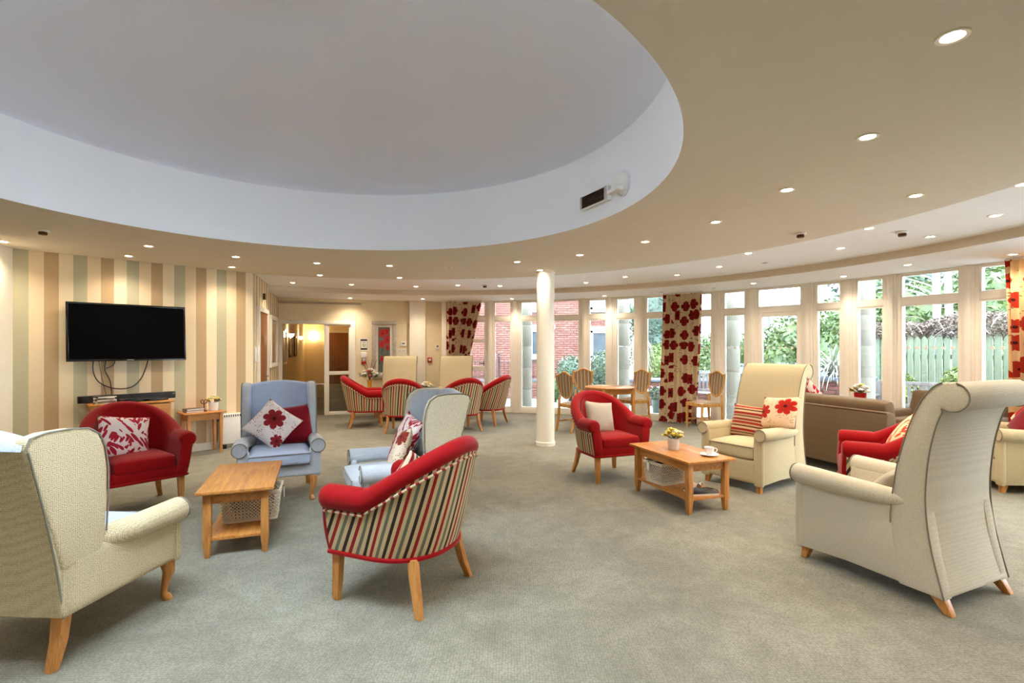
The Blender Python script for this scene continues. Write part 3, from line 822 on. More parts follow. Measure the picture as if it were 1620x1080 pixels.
curtain('long floral curtain hanging to the floor between the windows', 54.4, 48.9, 54.9, 49.6, .02, ZO-.02, 'curtain', 8)
curtain('floral curtain at the right edge, warm light put into its colour', 18.4, 13.5, 17.9, 14.0, .02, ZO-.02, 'curtain_warm_lit', 8)

# ================================================================ furniture builders (front of every chair is local -y)
def ucurve(a, yf, ys, yb, n1=8, n2=28, e=2.3):
    pts = []
    for k in range(n1): pts.append((-a, yf+(ys-yf)*k/n1))
    for k in range(n2+1):
        t = PI-PI*k/n2; c, s = math.cos(t), math.sin(t)
        pts.append((a*math.copysign(abs(c)**(2/e), c), ys+(yb-ys)*abs(s)**(2/e)))
    for k in range(1, n1+1): pts.append((a, ys+(yf-ys)*k/n1))
    return pts
def arclen(P):
    s = [0]
    for i in range(1, len(P)): s.append(s[-1]+math.dist(P[i], P[i-1]))
    return s
def ring_pipe(pts, r, name, mat, parent, closed=False, n=6):
    return MB().tube(pts, r, n, closed=closed).build(name, mat, parent)

def tub_chair():
    t = empty('tub_chair')
    Z0 = .285
    bot = ucurve(.315, -.265, -.02, .315); top = ucurve(.365, -.265, -.01, .44)
    ibot = ucurve(.225, -.265, -.02, .22); itop = ucurve(.265, -.265, -.01, .335)
    mtop = ucurve(.325, -.27, -.01, .395)
    S = arclen(top); LT = S[-1]; N = len(bot)
    def T(i):
        q = min(S[i], LT-S[i]); x = max(0, min(1, (q-.26)/(LT/2-.26)))
        return .595+.268*math.sin(x*PI/2)**1.12
    nv = 8
    sh = MB()
    def outp(i, v):
        b, c = bot[i], top[i]; w = v**.85
        z = Z0+(T(i)-.02-Z0)*v
        return (b[0]+(c[0]-b[0])*w, b[1]+(c[1]-b[1])*w, z)
    def inp(i, v):
        b, c = ibot[i], itop[i]; w = v
        return (b[0]+(c[0]-b[0])*w, b[1]+(c[1]-b[1])*w, Z0+(T(i)-Z0)*v)
    sh.grid(lambda u, v: outp(round(u*(N-1)), v), N-1, nv, lambda u, v: (S[round(u*(N-1))]*(.92+.08*v), v))
    sh.build('outer_shell', 'tub_stripe', t)
    MB().grid(lambda u, v: inp(round(u*(N-1)), v), N-1, nv, flip=True).build('inner_back', 'red_velvet', t)
    rl = MB(); path = []; rr = []
    for i in range(N):
        q = min(S[i], LT-S[i]); x = max(0, min(1, (q-.2)/.25))
        path.append((mtop[i][0], mtop[i][1], T(i))); rr.append(.069-.015*x)
    f0, f1 = path[0], path[-1]
    path = [(f0[0], f0[1]-.028, f0[2]), (f0[0], f0[1]-.022, f0[2])]+path+[(f1[0], f1[1]-.022, f1[2]), (f1[0], f1[1]-.028, f1[2])]
    rr = [.03, .055]+rr+[.055, .03]
    rl.tube(path, rr, 14).build('rim_roll', 'red_velvet', t)
    ring_pipe([(outp(i, .93)[0]*1.012, outp(i, .93)[1]+(.006 if outp(i, .93)[1] > 0 else 0), T(i)-(.068 if min(S[i], LT-S[i]) < .26 else .055)) for i in range(N)], .007, 'cord_piping', 'cord', t)
    for sx in (-1, 1):
        i = 0 if sx < 0 else N-1
        m = MB(); rings = []
        for k in range(9):
            v = k/8; o, q = outp(i, v), inp(i, v)
            bul = .018+.012*math.sin(v*PI)
            rings.append([(o[0]*.95, o[1]+.03, o[2]), (o[0]*.995, o[1]-bul*.5, o[2]), (o[0]*.98, o[1]-bul, o[2]), ((o[0]+q[0])/2, o[1]-bul-.012, o[2]), (q[0], q[1]-bul, o[2]), (q[0], q[1]+.03, o[2])])
        m.loft(rings).build('arm_front', 'red_velvet', t, auto=50)
    ring_pipe([(p[0]*1.012, p[1]*1.012, Z0) for p in bot]+[(x*.27, -.293, Z0) for x in (1, .33, -.33, -1)], .013, 'base_piping', 'red_velvet', t, closed=True)
    MB().rbox((0, -.26, .335), (.47, .06, .10), .02).build('front_rail', 'red_velvet', t)
    b = MB(); b.add([(p[0], p[1], Z0+.004) for p in bot], [tuple(range(N-1, -1, -1))]); b.build('bottom_lining', 'black_plastic', t)
    MB().rbox((0, -.03, .415), (.46, .54, .125), .04, .02).build('seat_cushion', 'red_velvet', t)
    for sx in (-1, 1):
        MB().sect([(sx*.272, -.245, .29, .05, .05), (sx*.274, -.25, .12, .044, .046), (sx*.275, -.256, .03, .038, .04), (sx*.274, -.25, 0, .034, .034)]).build('leg', 'oak_leg', t, bevel=.005)
        MB().sect([(sx*.235, .225, .29, .045, .05), (sx*.24, .238, .2, .043, .048), (sx*.252, .262, .1, .04, .044), (sx*.275, .292, 0, .034, .038)]).build('leg', 'oak_leg', t, bevel=.005)
    return t

def roll_arm(t, sx, x, y0, y1, z, r, mat, pipe, zbase, xin, front_mat=None, dz=0.0, sink=.06):
    """rolled arm with scroll front: sx side, roll centre x,z, from front y0 to back y1"""
    path = []; rr = []
    n = 10
    for k in range(n+1):
        q = k/n; path.append((sx*(x-sink*max(0, (q-.55)/.45)**1.5), y0+(y1-y0)*q, z+dz*q)); rr.append(r*(1-.10*q-.18*max(0, (q-.6)/.4)))
    path = [(sx*x, y0-.012, z)]+path; rr = [r*.86]+rr
    a = MB().tube(path, rr, 18).build('arm_roll', mat, t)
    # scroll front plate outline piping
    c = []
    for k in range(13):
        an = R(-70)+k/12*R(320)
        c.append((sx*(x+r*.93*math.sin(an)*1.0), y0-.014, z-r*.93*math.cos(an)))
    ring_pipe(c, .0042, 'scroll_piping', pipe, a, n=6)
    fp = MB().rbox((sx*(x+xin)/2*1.0, y0+.02, (z+zbase)/2-.01), (abs(x-xin)+.05, .05, z-zbase), .02).build('arm_front', front_mat or mat, t)
    return a

def wing_chair(outer, inner, arm, pipe='grey_piping'):
    t = empty('wing_chair')
    Z0 = .235
    # side and rear body
    for sx in (-1, 1):
        MB().rbox((sx*.305, .0, (Z0+.50)/2), (.07, .66, .50-Z0), .02).build('side_panel', outer, t)
    MB().rbox((0, .0, .30), (.58, .62, .13), .02).build('seat_base', outer, t)
    MB().rbox((0, -.325, .285), (.56, .05, .10), .015).build('front_rail', outer, t)
    # reclined back, outside skin
    rings = []
    for k in range(8):
        v = k/7; z = Z0+v*(1.005-Z0); y = .315+.155*v**1.3; hw = .325+.012*v
        rings.append([(-hw, y-.05, z), (-hw, y, z), (-hw*.5, y+.012, z), (0, y+.016, z), (hw*.5, y+.012, z), (hw, y, z), (hw, y-.05, z)])
    MB().loft(rings).build('outer_back', outer, t, auto=60)
    # inner back pad with arched top
    def pad(u, v):
        x = -.27+.54*u; arch = 1.0-(2*u-1)**2
        z = .42+v*(.585+.045*arch); y = .195+.195*v**1.1-.035*math.sin(min(1, v*1.15)*PI)*(.4+.6*arch)
        return (x, y, z)
    m = MB()
    top = []
    nu, nv = 14, 14
    m.grid(pad, nu, nv)
    def roll(u, w):
        p = pad(u, 1); a = w*PI*.9
        return (p[0]*(1+.2*w), p[1]+.05*(1-math.cos(a)), p[2]+.035*math.sin(a)-w**3*(p[2]-.985))
    m.grid(roll, nu, 6)
    m.build('inner_back', inner, t)
    # wings
    for sx in (-1, 1):
        out = [(.14, .46), (.12, .55), (.11, .70), (.11, .85), (.125, .95), (.155, 1.015), (.21, 1.05), (.29, 1.06), (.40, 1.06), (.465, 1.045), (.48, 1.0), (.43, .80), (.375, .62), (.33, .44)]
        m = MB(); m.prism([(sx*.265, y, z) for y, z in out], (sx*.075, 0, 0))
        w = m.build('wing', outer if outer != 'cream_fine' else outer, t, bevel=.022, seg=3, auto=60)
        # padded inside face
        ins = [(y+.012 if y < .22 else y-.03, z*.995) for y, z in out]
        m = MB(); m.prism([(sx*.258, y+.005, z-.005) for y, z in ins], (sx*.012, 0, 0))
        m.build('wing_lining', inner, w, bevel=.01, seg=2, auto=60)
        ring_pipe([(sx*.338, y, z) for y, z in out[1:11]], .0042, 'piping', pipe, w)
        ring_pipe([(sx*(.327+.012*v), .317+.155*v**1.3, Z0+v*(.99-Z0)) for v in [k/10 for k in range(11)]], .0042, 'back_piping', pipe, t)
        roll_arm(t, sx, .325, -.34, .18, .505, .068, arm, pipe, Z0, .27, sink=.075)
    # T cushion
    c = MB().rbox((0, -.11, .405), (.515, .60, .12), .035, .018).build('seat_cushion', inner, t)
    ring_pipe([(-.25, -.40, .445), (-.25, -.405, .447), (0, -.415, .452), (.25, -.405, .447), (.25, -.40, .445)], .0042, 'cushion_piping', pipe, c)
    for sx in (-1, 1):
        MB().tube([(sx*.27, -.295, .25), (sx*.285, -.312, .21), (sx*.285, -.318, .16), (sx*.272, -.308, .09), (sx*.266, -.304, .045), (sx*.272, -.318, .018), (sx*.275, -.328, .0)], [.036, .037, .03, .019, .016, .024, .022], 12).build('leg', 'oak_leg', t)
        MB().sect([(sx*.27, .27, .26, .06, .05), (sx*.27, .285, .12, .052, .044), (sx*.27, .318, 0, .042, .036)]).build('leg', 'oak_leg', t, bevel=.005)
    return t

def scroll_chair(mat, pipe='grey_piping'):
    t = empty('high_back_chair')
    hw = .335
    # back profile with rolled-over top
    rear = [(.42, .08), (.385, .22), (.352, .38), (.335, .55), (.338, .70), (.355, .86), (.385, 1.0), (.412, 1.075)]
    sc = [(.47, 1.145)]
    front = [(.455, 1.238), (.41, 1.232), (.36, 1.195), (.30, 1.10), (.245, .95), (.205, .80), (.175, .62), (.16, .45), (.17, .30), (.2, .08)]
    cx, cz, r = .452, 1.160, .078
    arc = [(cx+r*math.cos(R(a)), cz+r*math.sin(R(a))) for a in (-125, -95, -60, -25, 10, 45, 75)]
    out = rear+arc+front[1:]
    def smooth_open(P, k=5):
        Q = []; n = len(P)
        for i in range(n-1):
            a, b, c, d = P[max(i-1, 0)], P[i], P[i+1], P[min(i+2, n-1)]
            for j in range(k):
                u = j/k; Q.append(tuple(.5*(2*b[e]+(c[e]-a[e])*u+(2*a[e]-5*b[e]+4*c[e]-d[e])*u*u+(3*b[e]-a[e]-3*c[e]+d[e])*u**3) for e in (0, 1)))
        return Q+[P[-1]]
    rear = smooth_open(rear); arc = smooth_open(arc, 3); front = smooth_open(front, 4)
    out = rear+arc+front[4:]
    m = MB(); m.prism([(-hw, y, z) for y, z in out], (2*hw, 0, 0))
    bk = m.build('back', mat, t, bevel=.014, seg=2, auto=50)
    for sx in (-1, 1):
        ring_pipe([(sx*(hw+.001), y, z) for y, z in rear+arc], .0042, 'piping', pipe, bk)
        ring_pipe([(sx*(hw+.001), y, z) for y, z in front[4:30]], .0042, 'piping', pipe, bk)
        side = [(-.41, .08), (-.1, .095), (.2, .09), (.42, .075), (.37, .3), (.335, .53), (-.41, .55)]
        m = MB(); m.prism([(sx*.25, y, z) for y, z in side], (sx*.082, 0, 0))
        m.build('side_panel', mat, t, bevel=.01, auto=50)
        roll_arm(t, sx, .318, -.43, .31, .567, .064, mat, pipe, .08, .27, dz=-.02, sink=.05)
        MB().sect([(sx*.275, -.375, .09, .06, .06), (sx*.29, -.395, 0, .036, .036)]).build('leg', 'oak_leg', t, bevel=.004)
        MB().sect([(sx*.29, .37, .09, .055, .07), (sx*.30, .43, 0, .04, .04)]).build('leg', 'oak_leg', t, bevel=.004)
    MB().rbox((0, -.395, .20), (.52, .06, .23), .02).build('front_rail', mat, t)
    MB().rbox((0, -.05, .22), (.5, .6, .2), .02).build('seat_base', mat, t)
    c = MB().rbox((0, -.125, .385), (.505, .62, .15), .04, .018).build('seat_cushion', mat, t)
    ring_pipe([(-.245, -.42, .435), (-.24, -.433, .438), (0, -.438, .441), (.24, -.433, .438), (.245, -.42, .435)], .0042, 'cushion_piping', pipe, c)
    return t

def sofa(w, back_label=None):
    t = empty('sofa')
    h = w/2; mat = 'brown_cloth'
    MB().rbox((0, .0, .27), (w-.30, .78, .30), .03).build('base', mat, t)
    m = MB(); prof = [(.42, .10), (.44, .60), (.43, .735), (.39, .755), (.33, .74), (.28, .60), (.26, .12)]
    m.prism([(-h+.04, y, z) for y, z in prof], (w-.08, 0, 0)); m.build('back_frame', mat, t, bevel=.02, seg=3, auto=50)
    ring_pipe([(-h+.05, .425, .74), (h-.05, .425, .74)], .007, 'piping', 'dark_wood', t)
    nseat = 2
    cw = (w-.34)/nseat
    for k in range(nseat):
        x = -(w-.34)/2+cw*(k+.5)
        MB().rbox((x, -.09, .45), (cw-.01, .60, .15), .045, .02).build('seat_cushion', mat, t)
        bx = MB().rbox((0, 0, 0), (cw+.10, .17, .46), .05).build('back_cushion', mat, t)
        bx.location = (x, .24, .625); bx.rotation_euler.x = R(-10)
    for sx in (-1, 1):
        MB().rbox((sx*(h-.09), -.0, .36), (.16, .80, .50), .05).build('arm', mat, t)
        for y in (-.34, .36):
            MB().taper((sx*(h-.1), y, .13), (sx*(h-.1), y, 0), .055, .04).build('leg', 'dark_wood', t, bevel=.004)
    return t

def coffee_table(L=.87, W=.47, H=.46):
    """length along local x"""
    t = empty('coffee_table')
    MB().box((0, 0, H-.011), (L, W, .022)).build('table_top', 'oak', t, bevel=.006, seg=2)
    a = MB(); x, y = L/2-.07, W/2-.06
    for sy in (-1, 1): a.box((0, sy*y, H-.06), (2*x, .02, .075))
    for sx in (-1, 1): a.box((sx*x, 0, H-.06), (.02, 2*y, .075))
    a.build('apron', 'oak', t, bevel=.002)
    MB().box((0, 0, .125), (2*x+.03, 2*y+.03, .022)).build('lower_shelf', 'oak', t, bevel=.003)
    for sx in (-1, 1):
        for sy in (-1, 1):
            MB().sect([(sx*x, sy*y, H-.022, .05, .05), (sx*x, sy*y, .11, .05, .05), (sx*x, sy*y, 0, .032, .032)]).build('leg', 'oak_leg', t, bevel=.003)
    return t

def basket(w=.36, d=.27, h=.22):
    """lattice storage basket with carrying slots"""
    t = empty('storage_basket')
    me = MB()
    def side(p0, p1, ph):
        q0, q1 = [Vector((p.x*.86, p.y*.86, 0)) for p in (p0, p1)]
        p0 = p0+Vector((0, 0, h)); p1 = p1+Vector((0, 0, h))
        L = (p1-p0).length; n = max(4, int(L/.026)); rows = max(4, int(h/.026))
        def P(u, v): return q0.lerp(q1, u).lerp(p0.lerp(p1, u), v)
        for i in range(-rows, n):
            for k in (0, 1):
                pts = []
                for j in range(rows+1):
                    u = (i+j)/n if k == 0 else (i+rows-j)/n
                    if 0 <= u <= 1: pts.append(P(u, .06+.86*j/rows))
                if len(pts) >= 2: me.tube(pts, .0042, 4, cap=False)
        for v, r in ((.03, .008), (.95, .009), (1.0, .009)): me.tube([P(0, v), P(1, v)], r, 6)
    c = [Vector((-w/2, -d/2, 0)), Vector((w/2, -d/2, 0)), Vector((w/2, d/2, 0)), Vector((-w/2, d/2, 0))]
    for i in range(4): side(c[i], c[(i+1) % 4], i)
    me.build('lattice_wall', 'basket', t)
    MB().prism([(p.x*.85, p.y*.85, .003) for p in c], (0, 0, .008)).build('bottom', 'basket', t)
    tg = MB().box((w/2+.022, -.03, h-.04), (.004, .035, .075)); tg.build('label_tag', 'paper', t)
    MB().tube([(w/2, -.03, h-.005), (w/2+.022, -.03, h+.012), (w/2+.022, -.03, h-.005)], .002, 5).build('tag_string', 'ink', t)
    return t
t = NT('dotted_dark_cloth'); t.done(t.mix(t.math('LESS_THAN', t.voro(t.coord(), 45, .1), .33), (.02, .02, .024), srgb(225, 222, 214)), .85); M['dotted'] = t.m
M['basket'] = plain('ivory_basket_plastic', srgb(232, 220, 198), .5, var=.03)

def pillow_mesh(name, mat, w=.40, h=.40, t=.13, n=14):
    m = MB()
    def P(u, v, s):
        x, z = 2*u-1, 2*v-1
        e = (1-abs(x)**2.4)*(1-abs(z)**2.4)
        pin = 1-.06*(1-abs(x)**2) if abs(z) > .0 else 1
        px = x*w/2*(1-.07*(1-z*z)*abs(x)**3); pz = z*h/2*(1-.07*(1-x*x)*abs(z)**3)
        return (px, s*t/2*max(0, e)**.55, pz)
    m.grid(lambda u, v: P(u, v, -1), n, n); m.grid(lambda u, v: P(u, v, 1), n, n, lambda u, v: (1-u, v))
    me = m.mesh(name, mat, auto=120)
    bm = bmesh.new(); bm.from_mesh(me); bmesh.ops.remove_doubles(bm, verts=bm.verts[:], dist=1e-4)
    bmesh.ops.recalc_face_normals(bm, faces=bm.faces[:]); bm.to_mesh(me); bm.free()
    return me
def pillow(label, mat, host, loc, tilt=18, roll=0, yaw=0, w=.40, h=.40, t=.13, group=None):
    """scatter cushion placed in the frame of the seat it leans in"""
    o = bpy.data.objects.new('scatter_cushion', pillow_mesh('scatter_cushion', mat, w, h, t)); COL.objects.link(o)
    hm = Matrix.Translation(host.location) @ Matrix.Rotation(host.rotation_euler.z, 4, 'Z')
    o.matrix_world = hm @ Matrix.Translation(loc) @ Matrix.Rotation(R(yaw), 4, 'Z') @ Matrix.Rotation(R(-tilt), 4, 'X') @ Matrix.Rotation(R(roll), 4, 'Y')
    tag(o, label, 'cushion', group or 'scatter cushions on the chairs')
    return o

# ================================================================ placing the seats
tub0 = tub_chair()
def place_tub(x, y, f, label, first=[True]):
    o = tub0 if first[0] else copy_tree(tub0); first[0] = False
    put(o, x, y, f); tag(o, label, 'armchair', 'red and striped tub chairs'); return o
tubE = place_tub(-.645, 3.005, (-.92, .39), 'nearest tub chair, striped back to the viewer, red rolled rim')
tubB = place_tub(-3.33, 4.47, (.78, -.62), 'red tub chair below the television, facing the low table')
tubK = place_tub(1.055, 5.59, (.36, -.93), 'red tub chair right of the column, holding a plain beige cushion')
tubJ = place_tub(3.10, 4.24, (-.86, .51), 'red tub chair behind the big near high-back chair, orange leaf cushion')
tubF1 = place_tub(-2.64, 9.16, (.95, .30), 'striped tub chair in front of the glazed corridor door')
tubF2 = place_tub(-1.80, 8.55, (.02, 1.0), 'striped tub chair with its back to us before a tall cream chair')
tubF3 = place_tub(-.90, 8.70, (-.49, .87), 'striped tub chair left of the tub chair nearest the windows')
tubF4 = place_tub(-.46, 9.42, (-.92, .39), 'striped tub chair nearest the windows left of the column')

wingA = put(wing_chair('cream_weave', 'blue_cloth', 'cream_weave'), -2.25, 2.56, (.11, .994))
tag(wingA, 'large near wing chair in cream basket weave, cut by the left edge', 'armchair', 'wing chairs')
wingC = put(wing_chair('grey_blue_cloth', 'blue_cloth', 'grey_blue_cloth'), -2.25, 4.90, (.42, -.907))
tag(wingC, 'pale blue wing chair facing us behind the left low table', 'armchair', 'wing chairs')
wingD = put(wing_chair('cream_fine', 'grey_blue_cloth', 'grey_blue_cloth'), -.90, 4.06, (-.906, -.42))
tag(wingD, 'wing chair with cream back beyond the nearest striped tub chair', 'armchair', 'wing chairs')

hbI = put(scroll_chair('taupe_weave'), 2.415, 3.19, (-.41, .912))
tag(hbI, 'largest high-back scroll chair at right, seen from behind', 'armchair', 'high-back scroll chairs')
hbH = put(scroll_chair('sand_cloth'), 2.57, 5.36, (-.835, -.55))
tag(hbH, 'sand high-back scroll chair holding striped and floral cushions beside the right low table', 'armchair', 'high-back scroll chairs')
hbG1 = put(scroll_chair('sand_cloth'), -2.27, 10.08, (.1, -.99))
tag(hbG1, 'far cream high-back chair under the framed flower picture', 'armchair', 'high-back scroll chairs')
hbG2 = put(scroll_chair('sand_cloth'), -1.17, 10.28, (0, -1))
tag(hbG2, 'far cream high-back chair beneath the tied curtain', 'armchair', 'high-back scroll chairs')
hbL = put(scroll_chair('sand_cloth'), 5.24, 5.12, (-.97, .25))
tag(hbL, 'sand armchair cut off by the right edge of the view', 'armchair', 'high-back scroll chairs')

sofa1 = put(sofa(1.72), 3.98, 6.07, (.95, .31))
tag(sofa1, 'mushroom brown two seat sofa with its back to us', 'sofa')
sofa2 = put(sofa(1.15), 5.28, 6.22, (-.93, -.36))
tag(sofa2, 'brown seat against the windows behind the near high-back chair', 'sofa')

tabL = coffee_table(.88, .47); tabL.location = (-2.02, 3.815, 0); tabL.rotation_euler.z = math.atan2(.82, -.31)
tag(tabL, 'honey oak low table at left between wing chairs', 'coffee table', 'oak low tables')
tabR = coffee_table(.90, .50); tabR.location = (1.555, 4.715, 0); tabR.rotation_euler.z = math.atan2(.845, -.30)
tag(tabR, 'honey oak low table at right with flower pot and cup on it', 'coffee table', 'oak low tables')
def on(host, x, y, z):
    return (Matrix.Translation(host.location) @ Matrix.Rotation(host.rotation_euler.z, 4, 'Z')) @ Vector((x, y, z))

b1 = basket(.40, .27, .215); b1.location = on(tabL, .0, -.055, .137); b1.rotation_euler.z = tabL.rotation_euler.z-PI/2
tag(b1, 'ivory lattice basket on the shelf of the left low table', 'basket', 'ivory lattice baskets')
b2 = basket(.36, .25, .20); b2.location = on(tabR, .14, .03, .137); b2.rotation_euler.z = tabR.rotation_euler.z+R(96)
tag(b2, 'ivory lattice basket on the shelf of the right low table', 'basket', 'ivory lattice baskets')

for bk_, hh, lb in ((b1, .215, 'dark folded cloth inside the left lattice basket'), (b2, .20, 'black and white dotted cloth inside the right lattice basket')):
    q = bk_.location; o = thing('folded_cloth', lb, 'cloth', (q.x, q.y, q.z+.012), bk_.rotation_euler.z, 'cloths in the lattice baskets')
    for k in range(3): MB().rbox((.003*k, 0, .03+k*.055), (.27+.012*k, .18+.008*k, .055), .024, .004).build('fold', 'dotted', o)
# cushions
pillow('red leaf print cushion on the red chair below the television', 'leafy_red', tubB, (-.06, .08, .62), 24, 10, 8)
pillow('plain dark red cushion behind the floral one on the pale blue chair', 'red_cloth', wingC, (.10, .085, .645), 20, -5, 0)
pillow('white floral cushion standing on its corner in the pale blue chair', 'floral', wingC, (-.06, -.05, .68), 26, 40, 0, .38, .38)
pillow('red leaf print cushion in the chair behind the nearest tub chair', 'leafy_red', wingD, (-.05, .06, .67), 22, 8, 6)
pillow('tan floral cushion in the chair behind the nearest tub chair', 'floral_tan', wingD, (.12, -.03, .62), 24, -12, -10, .36, .36)
pillow('bold striped cushion peeking over the rim of the nearest tub chair', 'bold_stripe', tubE, (.10, .13, .625), 18, -30, -20, .36, .36)
pillow('pink and gold floral cushion tucked in the near cream wing chair', 'floral_tan', wingA, (.12, .05, .56), 30, 8, 0, .36, .30)
pillow('plain beige linen cushion on the red chair right of the column', 'beige_cloth', tubK, (-.06, .06, .635), 20, 7, 6, .37, .37)
pillow('red and cream banded cushion on the sand high-back chair', 'band_stripe', hbH, (-.08, .03, .62), 18, 2, 4, .40, .36)
pillow('peach floral cushion propped over the arm of the sand chair', 'floral_peach', hbH, (.24, .04, .75), 22, -6, -14, .44, .34, .12)
pillow('orange leaf print cushion on the red chair by the brown sofa', 'leafy_orange', tubJ, (.03, .12, .66), 28, 28, 0)
pillow('pale cushion lying in the near high-back chair', 'beige_cloth', hbI, (-.02, .0, .56), 46, 10, 0, .40, .36)
pillow('red cushion in the armchair at the right edge', 'red_cloth', hbL, (.06, -.04, .66), 24, 30, 0, .40, .40)
pillow('pale peach cushion in the armchair at the right edge', 'floral_peach', hbL, (-.10, .06, .68), 22, 40, 0, .38, .38)
pillow('red cushion rising above the left end of the brown sofa', 'red_cloth', sofa1, (.62, .07, .80), 12, 42, 0, .42, .42)
pillow('pink leaf cushion rising above the left end of the brown sofa', 'leafy_red', sofa1, (.50, -.06, .75), 14, 40, 0, .40, .40)
pillow('cream cushion on the tub chair nearest the windows', 'beige_cloth', tubF4, (0, .10, .66), 22, 20, 0, .38, .38)
pillow('small red cushion on the tub chair before the corridor door', 'red_cloth', tubF2, (.05, .10, .66), 20, 45, 0, .34, .34)

# ---------------- dining set
def shield_chair():
    t = empty('shield_back_chair')
    fr = 'oak_chair'
    half = [(0, 1.0), (.05, .992), (.10, .965), (.14, .945), (.175, .94), (.205, .952), (.205, .90), (.196, .82), (.178, .74), (.145, .66), (.10, .60), (.05, .57)]
    half = [q for i in range(len(half)) for q in ((half[i],) if i == len(half)-1 else (half[i], ((half[i][0]+half[i+1][0])/2, (half[i][1]+half[i+1][1])/2)))]
    def sh(k):
        P = half+[(0, .562)]+[(-x, z) for x, z in half[:0:-1]]
        return [(x*k, .78+(z-.78)*k) for x, z in P]
    def yb(z): return .20+.10*(z-.5)
    ring_pipe([(x, yb(z), z) for x, z in sh(1.0)], .017, 'shield_frame', fr, t, closed=True, n=8)
    o = sh(.93); m = MB()
    c0 = (0, yb(.78), .78)
    for yo in (-.014, .014):
        pts = [(0, yb(.78)+yo, .78)]+[(x, yb(z)+yo*.6, z) for x, z in o]
        n = len(o)
        m.add(pts, [(0, i+1, (i+1) % n+1) for i in range(n)], [(p[0]+.2, p[2]) for p in pts])
    m.build('back_pad', 'seat_stripe', t, auto=80)
    s = MB()
    def seat(u, v):
        w = .21+.03*(1-v); x = -w+2*w*u; e = (1-(2*u-1)**4)*(1-(2*v-1)**4)
        return (x, -.22+.42*v, .455+.035*e)
    s.grid(seat, 10, 10, lambda u, v: ((u-.5)*.46+.3, v)); s.build('seat_pad', 'seat_stripe', t)
    r = MB()
    r.box((0, -.215, .43), (.46, .025, .06)); r.box((0, .19, .43), (.40, .025, .06))
    for sx in (-1, 1): r.beam((sx*.225, -.215, .43), (sx*.195, .19, .43), .025, .06)
    r.build('seat_rail', fr, t, bevel=.004)
    for sx in (-1, 1):
        MB().sect([(sx*.215, -.21, .455, .036, .036), (sx*.217, -.212, 0, .028, .028)]).build('leg', fr, t, bevel=.004)
        MB().sect([(sx*.17, .205, .60, .026, .028), (sx*.188, .20, .44, .034, .036), (sx*.19, .215, .2, .032, .034), (sx*.192, .265, 0, .028, .03)]).build('leg', fr, t, bevel=.004)
        MB().beam((sx*.216, -.21, .16), (sx*.191, .225, .16), .018, .028).build('stretcher', fr, t)
    MB().beam((-.2, 0, .16), (.2, 0, .16), .018, .028, up=(0, 0, 1)).build('stretcher', fr, t)
    return t
sc0 = shield_chair()
SCP = [(1.08, 8.62, (.82, .57), 'shield-back dining chair left of the round table, nearest the column'), (1.45, 9.66, (.25, -.97), 'shield-back dining chair behind the round table by the shrubs'),
       (2.24, 9.36, (-.85, -.53), 'shield-back dining chair right of the round table'), (3.36, 8.80, (-.97, -.25), 'shield-back dining chair alone beside the long curtain')]
for i, (x, y, f, lb) in enumerate(SCP):
    o = sc0 if i == 0 else copy_tree(sc0); put(o, x, y, f); tag(o, lb, 'chair', 'shield-back dining chairs')
dt = thing('dining_table', 'round oak dining table by the windows', 'table', (1.72, 8.92, 0), R(20))
MB().lathe([(.42, .70), (.43, .708), (.43, .722), (.42, .728)], 40).build('table_top', 'oak', dt)
m = MB()
for k in range(4):
    a = k*PI/2; m.beam((.3*math.cos(a)-.3*math.sin(a), .3*math.sin(a)+.3*math.cos(a), .655), (.3*math.cos(a)+.3*math.sin(a), .3*math.sin(a)-.3*math.cos(a), .655), .02, .09)
m.build('apron', 'oak', dt)
for sx in (-1, 1):
    for sy in (-1, 1): MB().sect([(sx*.29, sy*.29, .70, .05, .05), (sx*.29, sy*.29, 0, .036, .036)]).build('leg', 'oak_leg', dt, bevel=.004)
for k, (dx, dy, rz, lb) in enumerate(((-.04, .02, .3, 'open magazine on the round dining table'), (.13, .03, -.4, 'folded paper right of the magazine on the round table'))):
    bk = thing('magazine', lb, 'magazine', (1.72+dx, 8.92+dy, .728), rz, 'papers on the round table')
    MB().box((0, 0, .005), (.22, .15, .01)).build('pages', 'paper', bk); MB().box((0, 0, .0115), (.22, .15, .003)).build('cover', 'grey_book' if k else 'floral_tan', bk)

# ---------------- small tables
def side_table(label, loc, rz, w=.42, d=.32, h=.56, group='oak side tables'):
    t = thing('side_table', label, 'side table', loc, rz, group)
    MB().box((0, 0, h-.009), (w+.08, d+.06, .018)).build('table_top', 'oak', t, bevel=.005)
    a = MB(); x, y = w/2-.02, d/2-.02
    for s in (-1, 1): a.box((0, s*y, h-.06), (2*x, .018, .085)); a.box((s*x, 0, h-.06), (.018, 2*y, .085))
    a.build('apron', 'oak', t)
    for sx in (-1, 1):
        for sy in (-1, 1): MB().sect([(sx*x, sy*y, h-.018, .042, .042), (sx*x, sy*y, 0, .03, .03)]).build('leg', 'oak_leg', t, bevel=.003)
    return t
lw = (A1-A0).normalized(); lwn = Vector((lw.y, -lw.x)); lwz = math.atan2(lw.y, lw.x)
def lp(s, n): p = A0+lw*s+lwn*n; return p
p = lp(1.80, .20); stA = side_table('oak side table with white flower pot left of the pale blue chair', (p.x, p.y, 0), lwz, .42, .30, .56)
stB = side_table('small table holding a flower vase in the far corner', (-2.97, 10.22, 0), bz, .46, .40, .55)
stC = side_table('small table with yellow flowers between the far cream chairs', (-1.72, 10.2, 0), 0, .30, .36, .55)
stD = side_table('small table with red flower pot beyond the brown sofa', (4.82, 7.0, 0), .5, .40, .40, .69)

